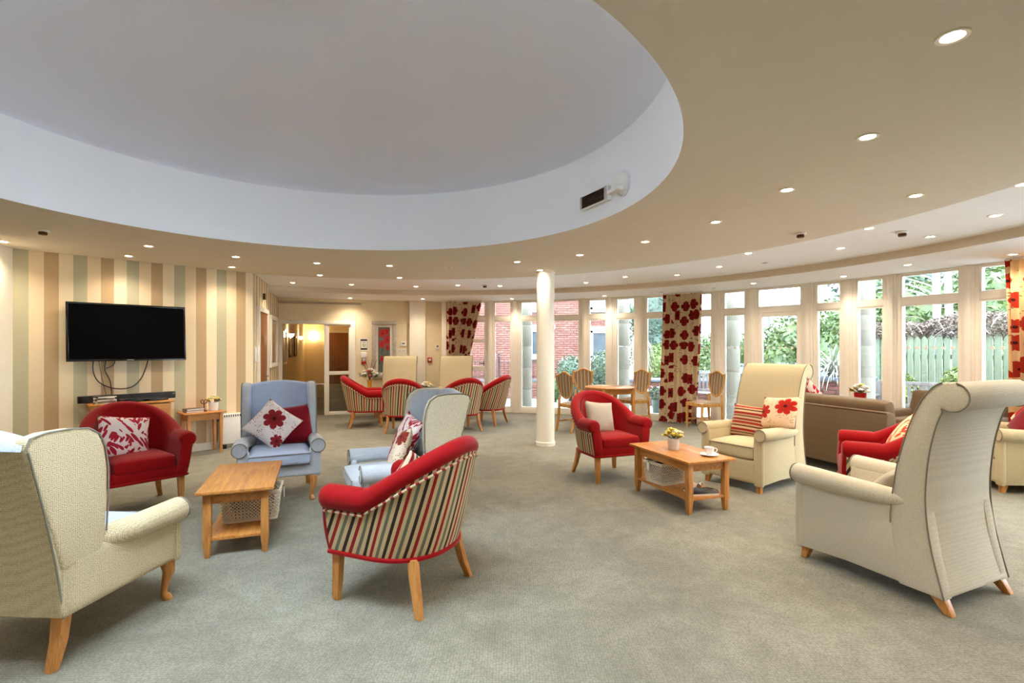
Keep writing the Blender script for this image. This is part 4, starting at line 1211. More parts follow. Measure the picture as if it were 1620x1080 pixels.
def posy(t, n, r, z, cols, br=.024, seed=1, leaves=12):
    """flower heads with petals, and leaves"""
    rnd = random.Random(seed)
    lf = MB()
    for k in range(leaves):
        a = rnd.uniform(0, 2*PI); e = rnd.uniform(.1, .8); L = rnd.uniform(.05, .08)*r/.06
        o = Vector((math.cos(a)*r*.4, math.sin(a)*r*.4, z-.01)); d = Vector((math.cos(a)*math.cos(e), math.sin(a)*math.cos(e), math.sin(e)))
        s = Vector((-math.sin(a), math.cos(a), 0))*L*.22
        lf.add([o, o+d*L*.5+s, o+d*L, o+d*L*.5-s, o+d*L*.5+Vector((0, 0, -.004))], [(0, 1, 4), (1, 2, 4), (2, 3, 4), (3, 0, 4)])
    lf.build('leaves', 'leaf', t)
    for k in range(n):
        a = 2.4*k+rnd.uniform(-.2, .2); q = math.sqrt((k+.3)/n); x, y = math.cos(a)*r*q, math.sin(a)*r*q
        zz = z+r*.75*(1-q*q)+rnd.uniform(-.008, .008)
        m = MB(); ph = rnd.uniform(0, 2)
        for lay, (rad, up, cnt) in enumerate(((br, .35, 6), (br*.72, .8, 5), (br*.4, 1.3, 4))):
            for j in range(cnt):
                b = ph+lay*.5+2*PI*j/cnt; d = Vector((math.cos(b), math.sin(b), 0)); s = Vector((-d.y, d.x, 0))
                c = Vector((x, y, zz)); w = rad*.62
                m.add([c, c+d*rad*.6+s*w+Vector((0, 0, rad*up*.7)), c+d*rad+Vector((0, 0, rad*up)), c+d*rad*.6-s*w+Vector((0, 0, rad*up*.7))], [(0, 1, 2), (0, 2, 3)])
        m.lathe([(br*.3, -.004), (br*.42, br*.3), (br*.2, br*.7)], 8, (x, y, zz)); m.build('flower', cols[k % len(cols)], t, auto=180)
def pot(name, label, loc, r, h, mat, n, cols, br=.026, seed=1, spread=None, group='potted flowers'):
    t = thing(name, label, 'flower pot', loc, 0, group)
    MB().lathe([(r*.86, 0), (r*.9, .004), (r, h), (r*.92, h), (r*.86, h-.02)], 24).build('pot', mat, t)
    posy(t, n, spread or r*1.15, h+.01, cols, br, seed)
    return t
q = on(tabR, .05, .02, .46); pot('flower_pot', 'yellow roses in a frosted white pot on the right low table', tuple(q), .056, .105, 'frosted_pot', 11, ['petal_yellow', 'petal_yellow', 'petal_cream'], .040, 3, .08)
q = on(stA, .14, .0, .56); pot('flower_pot', 'cream flowers in a white pot on the oak side table', tuple(q), .062, .11, 'white_ceramic', 10, ['petal_cream', 'petal_yellow'], .034, 5, .085)
q = on(stD, 0, 0, .69); pot('flower_pot', 'yellow and white flowers in a red pot behind the sofa', tuple(q), .075, .10, 'red_pot', 11, ['petal_yellow', 'petal_white', 'petal_white'], .05, 8, .115)
q = on(stC, 0, -.05, .55); pot('flower_pot', 'yellow and white flowers between the two far cream chairs', tuple(q), .07, .06, 'white_ceramic', 12, ['petal_yellow', 'petal_white', 'petal_cream'], .045, 9, .13)
q = on(stB, -.12, -.08, .55); pot('flower_pot', 'small bowl of white flowers beside the amber vase', tuple(q), .07, .05, 'white_ceramic', 9, ['petal_white', 'petal_cream'], .04, 10, .09)
q = on(stB, .09, -.02, .55); vz = thing('flower_vase', 'amber vase of white and pink flowers with tall twigs', 'vase', tuple(q))
MB().lathe([(.06, 0), (.062, .01), (.045, .06), (.04, .14), (.058, .21), (.052, .21), (.034, .14)], 20).build('vase', 'yellow_ceramic', vz)
posy(vz, 13, .19, .26, ['petal_white', 'petal_cream', 'petal_pink', 'petal_white'], .065, 12, 16)
for k, (dx, dy) in enumerate(((-.16, .05), (-.08, 0), (.12, .04), (.05, -.03))):
    MB().tube([(0, 0, .18), (dx*.5, dy*.5, .42), (dx*1.1, dy, .62)], [.006, .006, .004], 6).build('twig', 'stem_brown', vz)

# cup and saucer
q = on(tabR, -.29, -.10, .46); cup = thing('teacup', 'white teacup on the right low table', 'cup', (q.x, q.y, q.z+.018), R(-20))
MB().lathe([(.024, 0), (.036, .006), (.040, .03), (.041, .06), (.038, .06), (.036, .03), (.03, .01)], 24).build('cup_body', 'white_ceramic', cup)
MB().tube([(.039, 0, .05), (.056, 0, .052), (.064, 0, .036), (.055, 0, .018), (.038, 0, .016)], .0048, 8).build('handle', 'white_ceramic', cup)
sau = thing('saucer', 'white saucer under the teacup', 'saucer', (q.x, q.y, q.z))
MB().lathe([(.03, 0), (.05, .004), (.078, .015), (.076, .018), (.045, .009), (.03, .008)], 28).build('dish', 'white_ceramic', sau)
MB().lathe([(.034, .009), (.036, .012), (.03, .012)], 24, cap=False).build('well_ring', 'white_ceramic', sau)
q = on(tabR, -.28, -.02, .136); bk = thing('notebook', 'black strapped notebook on the shelf of the right low table', 'notebook', tuple(q), tabR.rotation_euler.z+R(80))
MB().box((0, 0, .009), (.24, .17, .018)).build('pages', 'paper', bk); MB().box((0, 0, .0205), (.25, .18, .005)).build('cover', 'black_plastic', bk, bevel=.002)
MB().tube([(-.12, -.05, .024), (-.16, -.07, .012), (-.18, -.02, .004), (-.13, .03, .024)], .003, 5).build('strap', 'black_plastic', bk)
q = on(tabR, -.13, -.13, .136); gl = thing('glasses_case', 'small silver capped bottle beside the notebook', 'bottle', (q.x, q.y, q.z), R(60))
m = MB().lathe([(.02, -.05), (.022, -.045), (.022, .03), (.012, .045), (.012, .06)], 14); m.v = [(c_, b+0, a+.022) for a, b, c_ in m.v]
m.build('bottle_body', 'chrome', gl); MB().box((.055, 0, .022), (.02, .026, .026)).build('cap', 'white_plastic', gl, bevel=.004)

# ================================================================ television wall
p = lp(1.03, .09); tv = thing('television', 'wide black wall television above the oak cabinet', 'television', (p.x, p.y, 1.60), lwz)
# local frame: x along wall, -y into the room
TM = Matrix.Rotation(R(-4), 4, 'X')
def tvp(m, name, mat, bevel=0):
    m.v = [tuple(TM @ Vector(q)) for q in m.v]; return m.build(name, mat, tv, bevel=bevel)
TW, TH = 1.20, .70
m = MB(); m.box((0, 0, 0), (TW-.02, .035, TH-.02)); tvp(m, 'rear_case', 'black_plastic', .006)
m = MB()
for z in (-1, 1): m.box((0, -.02, z*(TH/2-.012)), (TW, .02, .024))
for x in (-1, 1): m.box((x*(TW/2-.012), -.02, 0), (.024, .02, TH-.048))
tvp(m, 'bezel', 'bezel', .003)
m = MB().box((0, -.02, 0), (TW-.048, .008, TH-.048)); tvp(m, 'screen', 'screen')
m = MB().box((0, -.031, -TH/2+.012), (.07, .002, .008)); tvp(m, 'maker_badge', 'chrome')
MB().box((0, .05, 0), (.3, .07, .3)).build('wall_bracket', 'iron', tv)
def onwall(o): return o
def cable(label, pts, r=.006):
    m = MB(); P = []
    n = len(pts)
    for i in range(n-1):                       # Catmull-Rom through the points
        a, b, c, d = pts[max(i-1, 0)], pts[i], pts[i+1], pts[min(i+2, n-1)]
        for k in range(6):
            t = k/6
            P.append(tuple(.5*(2*b[j]+(c[j]-a[j])*t+(2*a[j]-5*b[j]+4*c[j]-d[j])*t*t+(3*b[j]-a[j]-3*c[j]+d[j])*t**3) for j in (0, 1)))
    P.append(pts[-1])
    path = []
    for s, z in P:
        q = lp(s, .03); path.append((q.x, q.y, z))
    o = m.tube(path, r, 8).build('cable', 'black_plastic'); tag(o, label, 'cable', 'black cables under the television'); return o
cable('long black cable drooping in a loop under the television', [(.69, 1.27), (.69, 1.12), (.75, .99), (.90, .91), (1.06, .92), (1.17, 1.04), (1.24, 1.27)])
cable('straight black cable dropping from the television to the cabinet', [(.81, 1.27), (.80, 1.14), (.85, 1.0), (.87, .78)])
cable('short black cable branching below the television', [(.90, 1.27), (.88, 1.2), (.81, 1.16)], .005)
cable('thin grey cable beside the drooping loop', [(.74, 1.27), (.77, 1.05), (.82, .79)], .003)

p = lp(1.02, .215); cb = thing('media_cabinet', 'oak television cabinet with drawer and open shelf below the television', 'cabinet', (p.x, p.y, 0), lwz)
MB().box((0, 0, .745), (.82, .42, .022)).build('cabinet_top', 'oak', cb, bevel=.005)
m = MB()
for x in (-1, 1): m.box((x*.365, 0, .40), (.02, .38, .66))
m.box((0, .18, .40), (.71, .015, .66)); m.box((0, 0, .08), (.71, .37, .02)); m.box((0, 0, .57), (.71, .37, .018)); m.box((0, 0, .33), (.71, .36, .018))
m.build('body', 'oak', cb)
for x in (-1, 1):
    d = MB().box((x*.18, -.195, .655), (.345, .02, .135)).build('drawer', 'oak', cb, bevel=.003)
    kb = MB().lathe([(.008, 0), (.014, .012), (.01, .022)], 12); kb.v = [(x*.18+a, -.205-c_, .655+b) for a, b, c_ in kb.v]; kb.build('knob', 'chrome', d)
MB().box((-.18, -.195, .32), (.345, .02, .48)).build('door', 'oak', cb, bevel=.003)
for x in (-1, 1):
    for y in (-1, 1): MB().box((x*.355, y*.175, .36), (.04, .04, .72)).build('leg', 'oak_leg', cb, bevel=.003)
def oncab(x, y, z): return tuple(on(cb, x, y, z))
sb = thing('soundbar', 'long black soundbar at the back of the oak cabinet', 'soundbar', oncab(0, .10, .756), lwz)
MB().box((0, 0, .045), (.98, .08, .085)).build('speaker_body', 'black_plastic', sb, bevel=.012)
MB().box((0, -.042, .045), (.90, .004, .06)).build('speaker_grille', 'iron', sb)
for k, (x, w, h, lb) in enumerate(((-.02, .22, .04, 'flat black set top box left of the cabinet centre'), (.18, .2, .035, 'flat black player box right of the cabinet centre'))):
    o = thing('set_top_box', lb, 'media box', oncab(x, -.07, .756), lwz, 'black boxes on the oak cabinet')
    MB().box((0, 0, h/2), (w, .16, h)).build('case', 'black_plastic', o, bevel=.004); MB().box((-.05, -.081, h/2), (.05, .002, h*.5)).build('display', 'screen', o)
rm = thing('remote_control', 'small black remote at the right end of the cabinet', 'remote', oncab(.31, -.1, .756), lwz+.5)
MB().rbox((0, 0, .011), (.13, .045, .022), .008).build('body', 'black_plastic', rm); MB().box((.0, 0, .0225), (.09, .03, .002)).build('buttons', 'grey_book', rm)
for k in range(5):
    o = thing('dvd_case', ['lowest dvd case of the stack on the cabinet', 'second dvd case up in the cabinet stack', 'middle dvd case of the cabinet stack', 'second dvd case from the top of the stack', 'topmost dark dvd case of the cabinet stack'][k], 'dvd case', oncab(-.27+.008*(k % 3), -.08, .756+k*.018), lwz+(-.08, .1, .03, -.12, .2)[k], 'stack of dvd cases')
    MB().box((0, 0, .008), (.19, .135, .015)).build('case', ('black_plastic', 'paper', 'dark_wood', 'paper', 'black_plastic')[k], o, bevel=.002); MB().box((0, -.068, .008), (.18, .002, .012)).build('spine', 'paper' if k in (0, 2, 4) else 'grey_book', o)
# on the side table
for k in range(2):
    o = thing('photo_album', ('lower grey album on the oak side table', 'upper grey album on the oak side table')[k], 'book', tuple(on(stA, -.10, .0, .56+k*.026)), lwz+.06*k, 'grey albums on the oak side table')
    MB().box((0, 0, .012), (.20, .15, .018)).build('pages', 'paper', o); m = MB(); m.box((0, 0, .002), (.21, .16, .004)); m.box((0, 0, .023), (.21, .16, .004)); m.box((-.104, 0, .0125), (.004, .16, .025)); m.build('cover', 'grey_book', o)
q = on(stA, .015, -.03, .56); hs = thing('bronze_figurine', 'small bronze loop figurine between album and flower pot', 'ornament', tuple(q), lwz)
MB().lathe([(.036, 0), (.036, .012), (.022, .016), (.012, .024)], 16).build('foot', 'bronze', hs)
MB().tube([(0, 0, .02), (.002, 0, .10)], [.008, .006], 8).build('stem', 'bronze', hs)
for sx in (-1, 1): MB().tube([(0, 0, .10), (sx*.03, 0, .112), (sx*.04, 0, .14), (sx*.022, 0, .158), (0, 0, .14), (0, 0, .10)], .006, 8).build('loop', 'bronze', hs)
# heater
p = lp(2.27, .06); ht = thing('panel_heater', 'low white panel heater beside the oak side table', 'heater', (p.x, p.y, 0), lwz)
MB().box((0, 0, .27), (.44, .08, .42)).build('casing', 'white_plastic', ht, bevel=.008)
for k in range(14): MB().box((-.19+k*.029, -.0415, .452), (.012, .004, .03)).build('vent_slot', 'iron', ht)
for x in (-1, 1): MB().box((x*.16, 0, .03), (.04, .14, .06)).build('foot', 'black_plastic', ht, bevel=.004)
kb = MB().lathe([(.016, 0), (.016, .02)], 12); kb.v = [(-.225-c_, b, .40+a) for a, b, c_ in kb.v]; kb.build('dial', 'black_plastic', ht)

# ================================================================ things on the walls
q = wl(2.12, 0); mr = thing('framed_mirror', 'tall mirror in pale moulded frame on the receding striped wall', 'mirror', (q.x, q.y, 0))
m = MB(); wlbox(1.66, 2.58, 1.05, 1.13, .0, .045, m); wlbox(1.66, 2.58, 1.92, 2.0, .0, .045, m); wlbox(1.66, 1.75, 1.13, 1.92, .0, .045, m); wlbox(2.49, 2.58, 1.13, 1.92, .0, .045, m)
rel(m.build('frame', 'trim_white', bevel=.01), mr); rel(wlbox(1.75, 2.49, 1.13, 1.92, .005, .02).build('mirror_glass', 'chrome'), mr)
q = wl(.14, 0); ph = thing('wall_phone', 'white intercom handset on the striped corner', 'intercom', (q.x, q.y, 0))
rel(wlbox(.08, .2, 1.20, 1.42, .0, .04).build('base', 'white_plastic', bevel=.006), ph); rel(wlbox(.10, .15, 1.18, 1.44, .045, .075).build('handset', 'white_plastic', bevel=.01), ph)
q = wl(.9, 0); cs = thing('door_sensor', 'small dark door sensor above the brown door', 'sensor', (q.x, q.y, 0))
rel(wlbox(.86, .92, 2.2, 2.3, 0, .05).build('body', 'bronze', bevel=.006), cs); rel(wlbox(.84, .94, 2.18, 2.32, 0, .012).build('plate', 'white_plastic', bevel=.003), cs)

q = bw(2.09); pc = thing('framed_picture', 'tall red poppy picture in deep silver frame on the back wall', 'picture', (q.x, q.y, 0))
m = MB(); U0, U1, Z0_, Z1_ = 1.83, 2.35, .74, 1.99; fw = .085
for a, b, c_, d_ in ((U0, U1, Z0_, Z0_+fw), (U0, U1, Z1_-fw, Z1_), (U0, U0+fw, Z0_+fw, Z1_-fw), (U1-fw, U1, Z0_+fw, Z1_-fw)): bwbox(a, b, c_, d_, -.002, .045, m)
rel(m.build('frame', 'silver_frame', bevel=.012), pc)
rel(bwbox(U0+fw, U1-fw, Z0_+fw, Z1_-fw, -.002, .012).build('mount', 'paper'), pc)
cm_ = bw((U0+U1)/2, -.014)
pw, phh = (U1-U0-2*fw-.10), (Z1_-Z0_-2*fw-.1)
m = MB(); m.add([(-pw/2, 0, -phh/2), (pw/2, 0, -phh/2), (pw/2, 0, phh/2), (-pw/2, 0, phh/2)], [(0, 1, 2, 3)], [(0, 0), (1, 0), (1, 1), (0, 1)])
po = m.build('print', 'poppy', None); po.location = (cm_.x, cm_.y, (Z0_+Z1_)/2); po.rotation_euler.z = bz
bpy.context.view_layer.update(); mw = po.matrix_world.copy(); rel(po, pc)

q = bw(1.67); sg = thing('notice_sign', 'small white notice with black printed bands beside the corridor door', 'sign', (q.x, q.y, 0))
rel(bwbox(1.57, 1.77, 1.345, 1.61, -.001, .008).build('card', 'paper'), sg)
for z0, z1, a, b, nm in ((1.555, 1.59, 1.605, 1.735, 'ink'), (1.365, 1.40, 1.605, 1.735, 'ink'), (1.525, 1.533, 1.63, 1.71, 'grey_book'), (1.495, 1.505, 1.65, 1.69, 'grey_book'), (1.465, 1.475, 1.63, 1.71, 'grey_book'), (1.435, 1.445, 1.64, 1.70, 'grey_book')):
    rel(bwbox(a, b, z0, z1, -.008, .0095).build('printed_band', nm), sg)
for a in (1.6, 1.738): rel(bwbox(a, a+.005, 1.365, 1.59, -.008, .0095).build('printed_band', 'ink'), sg)
q = bw(1.66); ds = thing('hand_gel_dispenser', 'white wall dispenser with red bottom under the notice', 'dispenser', (q.x, q.y, 0))
rel(bwbox(1.605, 1.725, 1.19, 1.31, -.001, .09).build('cover', 'white_plastic', bevel=.02), ds)
rel(bwbox(1.64, 1.69, 1.12, 1.19, -.02, .06).build('nozzle', 'white_plastic', bevel=.008), ds)
rel(bwbox(1.615, 1.715, 1.06, 1.12, -.001, .08).build('drip_tray', 'red_plastic', bevel=.015), ds)
q = bw(2.5); kp = thing('alarm_keypad', 'small cream keypad above the pinned papers', 'keypad', (q.x, q.y, 0))
rel(bwbox(2.44, 2.56, 1.44, 1.54, -.001, .025).build('case', 'white_plastic', bevel=.006), kp); rel(bwbox(2.47, 2.53, 1.485, 1.515, -.02, .027).build('display', 'grey_book'), kp)
for k, (a, b, c_, d_, lb) in enumerate(((2.385, 2.47, 1.29, 1.38, 'left of three small papers pinned left of the pilaster'), (2.475, 2.555, 1.29, 1.39, 'middle of three small papers pinned left of the pilaster'), (2.56, 2.615, 1.30, 1.38, 'right narrow paper pinned against the pilaster'), (2.40, 2.60, 1.17, 1.27, 'wide paper pinned below the three small ones'))):
    q = bw((a+b)/2); n_ = thing('pinned_paper', lb, 'paper', (q.x, q.y, 0), group='papers pinned left of the pilaster')
    rel(bwbox(a, b, c_, d_, -.001, .004).build('sheet', 'paper'), n_)
    for j in range(2): rel(bwbox(a+.012, b-.02, c_+.03+j*.025, c_+.036+j*.025, -.004, .005).build('printed_line', 'grey_book'), n_)
q = bw(3.26); th = thing('thermostat', 'white thermostat on the wall left of the tied curtain', 'thermostat', (q.x, q.y, 0))
rel(bwbox(3.21, 3.29, 1.37, 1.48, -.001, .03).build('case', 'white_plastic', bevel=.006), th); rel(bwbox(3.23, 3.27, 1.42, 1.46, -.02, .032).build('display', 'grey_book'), th)
q = bw(3.08); fc = thing('fire_call_point', 'red square fire alarm call point right of the pilaster', 'fire alarm', (q.x, q.y, 0))
rel(bwbox(3.03, 3.125, 1.09, 1.19, -.001, .04).build('case', 'red_plastic', bevel=.006), fc); rel(bwbox(3.05, 3.105, 1.115, 1.165, -.03, .043).build('break_glass', 'paper'), fc)

# ================================================================ garden and buildings outside
gm = MB(); gm.prism([(-30, -20, -.16), (45, -20, -.16), (45, 60, -.16), (-30, 60, -.16)], (0, 0, .1))
struct(gm.build('ground', 'paving', smooth=False), 'pale paved terrace outside the windows', 'ground')

def leafmass(name, mat, parent, blobs, n, size, seed, tilt=.6):
    rnd = random.Random(seed); V = []; F = []
    tot = sum(b[3]*b[5] for b in blobs)
    for cx, cy, cz, rx, ry, rz in blobs:
        k = int(n*rx*rz/sum(b[3]*b[5] for b in blobs))
        for i in range(k):
            u = rnd.uniform(-1, 1); a = rnd.uniform(0, 2*PI); q = math.sqrt(1-u*u); s = rnd.uniform(.72, 1.04)
            o = Vector((cx+rx*q*math.cos(a)*s, cy+ry*q*math.sin(a)*s, cz+rz*u*s))
            d = Vector((rnd.gauss(0, 1), rnd.gauss(0, 1), rnd.gauss(0, .8))); d.normalize()
            w = d.cross(Vector((rnd.gauss(0, 1), rnd.gauss(0, 1), rnd.gauss(0, 1)))); w.normalize()
            L = size*rnd.uniform(.7, 1.3); b = len(V)
            V += [tuple(o-d*L/2), tuple(o+w*L*.24), tuple(o+d*L/2), tuple(o-w*L*.24)]
            F.append((b, b+1, b+2, b+3))
    m = MB(); m.v = V; m.f = F
    me = bpy.data.meshes.new(name); me.from_pydata(V, [], F); me.materials.append(M[mat])
    o = bpy.data.objects.new(name, me); COL.objects.link(o)
    if parent: o.parent = parent
    o['kind'] = 'stuff'
    return o
def core(parent, mat, blobs):
    m = MB()
    for cx, cy, cz, rx, ry, rz in blobs:
        prof = [(math.sin(PI*k/8), -math.cos(PI*k/8)) for k in range(9)]
        rings = [[(cx+rx*.78*max(r, .01)*math.cos(2*PI*j/12), cy+ry*.78*max(r, .01)*math.sin(2*PI*j/12), cz+rz*.78*z) for j in range(12)] for r, z in prof]
        m.loft(rings)
    return m.build('inner_branches', mat, parent)
def bush(name, label, cat, loc, blobs, mat, n, size, seed, group=None, trunk=None):
    t = thing(name, label, cat, loc, 0, group)
    leafmass('foliage', mat, t, blobs, n, size, seed); core(t, mat, blobs)
    if trunk:
        MB().tube([(0, 0, 0), (trunk[0]*.3, 0, trunk[1]*.5), (trunk[0], 0, trunk[1])], [trunk[2], trunk[2]*.8, trunk[2]*.5], 8).build('trunk', 'bark', t)
    else:
        MB().tube([(0, 0, 0), (0, 0, max(.2, blobs[0][2]))], [.04, .03], 6).build('stem', 'bark', t)
    return t
GZ = -.06
bush('round_shrub', 'round grey green shrub outside right of the column', 'shrub', (1.62, 14.0, GZ), [(0, 0, .75, .42, .4, .5), (.1, 0, .4, .4, .4, .4)], 'holly', 2600, .075, 1, 'garden shrubs')
bush('round_shrub', 'taller grey green shrub outside before the white house window', 'shrub', (2.36, 13.2, GZ), [(0, 0, .9, .36, .36, .5), (0, .1, .45, .42, .4, .45), (.1, 0, 1.1, .22, .22, .25)], 'holly', 2600, .075, 2, 'garden shrubs')
bush('low_plant', 'small leafy plant low beside the column window', 'shrub', (1.15, 13.6, GZ), [(0, 0, .32, .2, .2, .32)], 'laurel', 700, .07, 3, 'garden shrubs')
# brick house
bh = thing('brick_house', 'red brick house with white framed windows across the terrace', 'building', (-.2, 17.0, GZ))
MB().box((0, 2.2, 3.2), (7.3, 4.0, 6.6)).build('wall', 'mortar', bh, smooth=False)
brick_me = MB().box((0, 0, 0), (.209, .05, .059)).mesh('brick', 'brick', smooth=False, bevel=.004, seg=1)
WINS = [(2.85, 3.55, 1.1, 2.05), (2.85, 3.55, 2.75, 3.7), (.8, 1.55, 1.15, 2.1), (.8, 1.55, 2.75, 3.7), (-2.6, -1.5, .9, 2.2)]
rest = MB(); cnt = 0
for row in range(84):
    z = .04+row*.075; x0 = -4.0-(.1125 if row % 2 else 0)
    holes = sorted((a-.02, b+.02) for a, b, c_, d_ in WINS if c_-.06 < z+.03 and z-.03 < d_+.12)
    for k in range(37):
        l, r = max(-3.65, x0+k*.225), min(3.65, x0+k*.225+.215)
        for a, b in holes:                       # cut the brick at the window reveal
            if l < a < r: r = a
            elif l < b < r: l = b
            elif a <= l and r <= b: r = l
        if r-l < .03: continue
        near = (1.55 < l and r < 2.85 and .95 < z < 2.9) or (-.35 < l and r < .4 and 1.0 < z < 2.4)
        if near and cnt < 300 and abs(r-l-.215) < .002:
            inst('brick', brick_me, bh, ((l+r)/2, .185, z)); cnt += 1
        else: rest.box(((l+r)/2, .185, z), (r-l-.006, .05, .059))
ro = rest.build('brickwork', 'brick', bh, smooth=False); ro['kind'] = 'stuff'
for k, (a, b, c_, d_) in enumerate(WINS):
    f = MB(); x = (a+b)/2; w = b-a; h = d_-c_; zc = (c_+d_)/2
    for s in (-1, 1): f.box((x+s*(w/2-.04), .17, zc), (.1, .10, h)); f.box((x, .17, zc+s*(h/2-.04)), (w, .10, .1))
    f.box((x, .15, d_+.06), (w+.2, .12, .14)); f.box((x, .13, c_-.04), (w+.16, .16, .07))
    fo = f.build('window', 'house_white', bh)
    MB().box((x, .19, zc), (w-.1, .02, h-.1)).build('pane', 'dark_glass', fo)
MB().box((0, 1.9, 6.6), (7.9, 5.0, .2)).build('roof_edge', 'roof_grey', bh)
# railing on low wall
rw = thing('garden_wall', 'low red brick wall under the iron railing', 'wall', (-.1, 14.6, GZ))
MB().box((0, .0, .25), (2.6, .18, .5)).build('core', 'mortar', rw, smooth=False)
for row in range(6):
    for k in range(11): inst('brick', brick_me, rw, (-1.2+k*.225+(.11 if row % 2 else 0), -.09, .05+row*.075))
MB().box((0, 0, .525), (2.7, .26, .05)).build('coping', 'slate', rw, bevel=.006)
rg = thing('iron_railing', 'black iron railing with finial posts outside left of the column', 'railing', (-.1, 14.6, GZ+.55))
for z in (.08, .5): MB().box((0, 0, z), (2.5, .025, .02)).build('rail', 'iron', rg)
for k in range(21): MB().tube([(-1.2+k*.12, 0, 0), (-1.2+k*.12, 0, .58)], .008, 6).build('bar', 'iron', rg)
for x in (-1.25, -.28, .62, 1.25): MB().lathe([(.022, 0), (.022, .6), (.035, .62), (.035, .66), (.015, .7), (.03, .74), (.005, .8)], 10, (x, 0, 0)).build('finial_post', 'iron', rg)
# stone pillars just outside the glass
for k, (x, y, lb) in enumerate(((.31, 11.88, 'pale stone pillar outside left of the column'), (2.42, 11.12, 'pale stone pillar outside by the palm'), (4.27, 9.85, 'pale stone pillar outside behind the lone dining chair'), (5.70, 8.20, 'pale stone pillar outside behind the red flower pot'))):
    t = thing('stone_pillar', lb, 'pillar', (x, y, GZ), 0, 'stone pillars outside the windows')
    for j in range(6): MB().lathe([(.158, j*.5+.001), (.16, j*.5+.006), (.16, j*.5+.494), (.158, j*.5+.499)], 28).build('drum', 'stone', t)
# veranda edge on pillars
# palm
pm = thing('cordyline_palm', 'cordyline palm with green spikes and dry hanging leaves', 'palm', (3.48, 14.2, GZ))
MB().tube([(0, 0, 0), (.02, 0, 1.0), (-.03, 0, 2.0)], [.09, .07, .06], 10).build('trunk', 'bark', pm)
rnd = random.Random(4)
def strap(o, d, L, w, droop, n=6):
    pts = []; p = Vector(o); d = Vector(d).normalized(); V = []
    s = d.cross(Vector((0, 0, 1))); s = s.normalized() if s.length > 1e-3 else Vector((1, 0, 0))
    for i in range(n+1):
        ww = w*(1-(i/n)**2)*.5+.002; V += [tuple(p-s*ww), tuple(p+s*ww)]
        p = p+d*(L/n); d = (d+Vector((0, 0, -droop/n))).normalized()
    return V, [(2*i, 2*i+1, 2*i+3, 2*i+2) for i in range(n)]
m = MB()
for k in range(150):
    a = rnd.uniform(0, 2*PI); e = rnd.uniform(-.1, 1.4)
    m.add(*strap((-.03, 0, 2.05), (math.cos(a)*math.cos(e), math.sin(a)*math.cos(e), math.sin(e)), rnd.uniform(.6, .95), .035, .5))
m.build('green_spikes', 'palm_green', pm)['kind'] = 'stuff'
m = MB()
for k in range(110):
    a = rnd.uniform(0, 2*PI); z = rnd.uniform(1.3, 1.98)
    m.add(*strap((.05*math.cos(a), .05*math.sin(a), z), (math.cos(a)*.6, math.sin(a)*.6, -.1), rnd.uniform(.6, 1.1), .028, 3.2, 8))
m.build('dry_leaves', 'palm_dead', pm)['kind'] = 'stuff'
bush('conifer', 'dark conifer beyond the raised bed left of the long curtain', 'tree', (5.1, 17.5, GZ), [(0, 0, 2.6, 1.1, 1, 1.8), (.2, 0, 1.4, 1.4, 1.1, 1.3), (0, 0, 4.2, .6, .6, 1.0)], 'conifer', 6000, .12, 5, 'trees behind the garden', (0, 2.5, .1))
bush('laurel_hedge', 'bright green laurel left of the long curtain', 'hedge', (4.75, 15.6, GZ), [(0, 0, .9, 1.0, .6, .7), (.6, 0, 1.0, .6, .5, .6)], 'laurel_bright', 3200, .12, 6, 'laurel hedges')
HED = [((6.3, 14.9), 1.95, 'laurel hedge section right of the long curtain'), ((7.6, 13.6), 2.35, 'laurel hedge section behind the lone dining chair'), ((8.3, 12.5), 2.75, 'tall laurel hedge section behind the garden door'), ((8.9, 11.3), 2.95, 'laurel hedge section behind the white strappy plant'), ((9.3, 12.7), 3.1, 'laurel hedge section behind the birch trunks')]
for k, ((x, y), h, lb) in enumerate(HED):
    bush('laurel_hedge', lb, 'hedge', (x, y, GZ), [(0, 0, h*.62, .95, .8, h*.40), (-.4, -.2, h*.4, .8, .7, h*.4), (.4, .2, h*.42, .8, .7, h*.42)], 'laurel', 5200, .13, 10+k, 'laurel hedges')
for k, ((x, y), r, h, lb) in enumerate((((5.05, 13.4), .5, .55, 'silvery low shrub left of the long curtain'), ((5.6, 12.6), .75, .75, 'silvery low shrub right of the long curtain'), ((6.5, 11.9), .75, .8, 'silvery low shrub below the garden door hedge'), ((7.3, 11.2), .6, .8, 'silvery low shrub right of the garden door'))):
    bush('silver_shrub', lb, 'shrub', (x, y, GZ+.25), [(0, 0, h*.6, r, r*.8, h*.5)], 'silver', 1800, .07, 30+k, 'silvery shrubs')
# raised beds
def brick_bed(label, c, rz, L, h, mat='brick_dark'):
    t = thing('raised_bed', label, 'planter', (c[0], c[1], GZ), rz, 'raised brick beds')
    MB().box((0, .35, h/2), (L, .7, h)).build('core', 'mortar', t, smooth=False)
    me = MB().box((0, 0, 0), (.209, .05, .059)).mesh('brick', mat, smooth=False, bevel=.004, seg=1)
    for row in range(int(h/.075)):
        for k in range(int(L/.225)): inst('brick', me, t, (-L/2+.12+k*.225+(.08 if row % 2 else 0), -.005, .04+row*.075))
    MB().box((0, .33, h+.025), (L+.1, .8, .05)).build('coping', 'slate', t, bevel=.006)
    return t
brick_bed('raised brick bed with slate top left of the long curtain', (4.05, 12.6), -.25, 2.2, .62)
brick_bed('raised brick bed with slate top under the strappy plant', (5.95, 9.5), -.85, 1.1, .86)
vp = thing('strappy_plant', 'cream striped strappy plant spilling over the raised bed', 'plant', (6.2, 9.75, GZ+.91))
m = MB(); rnd = random.Random(6)
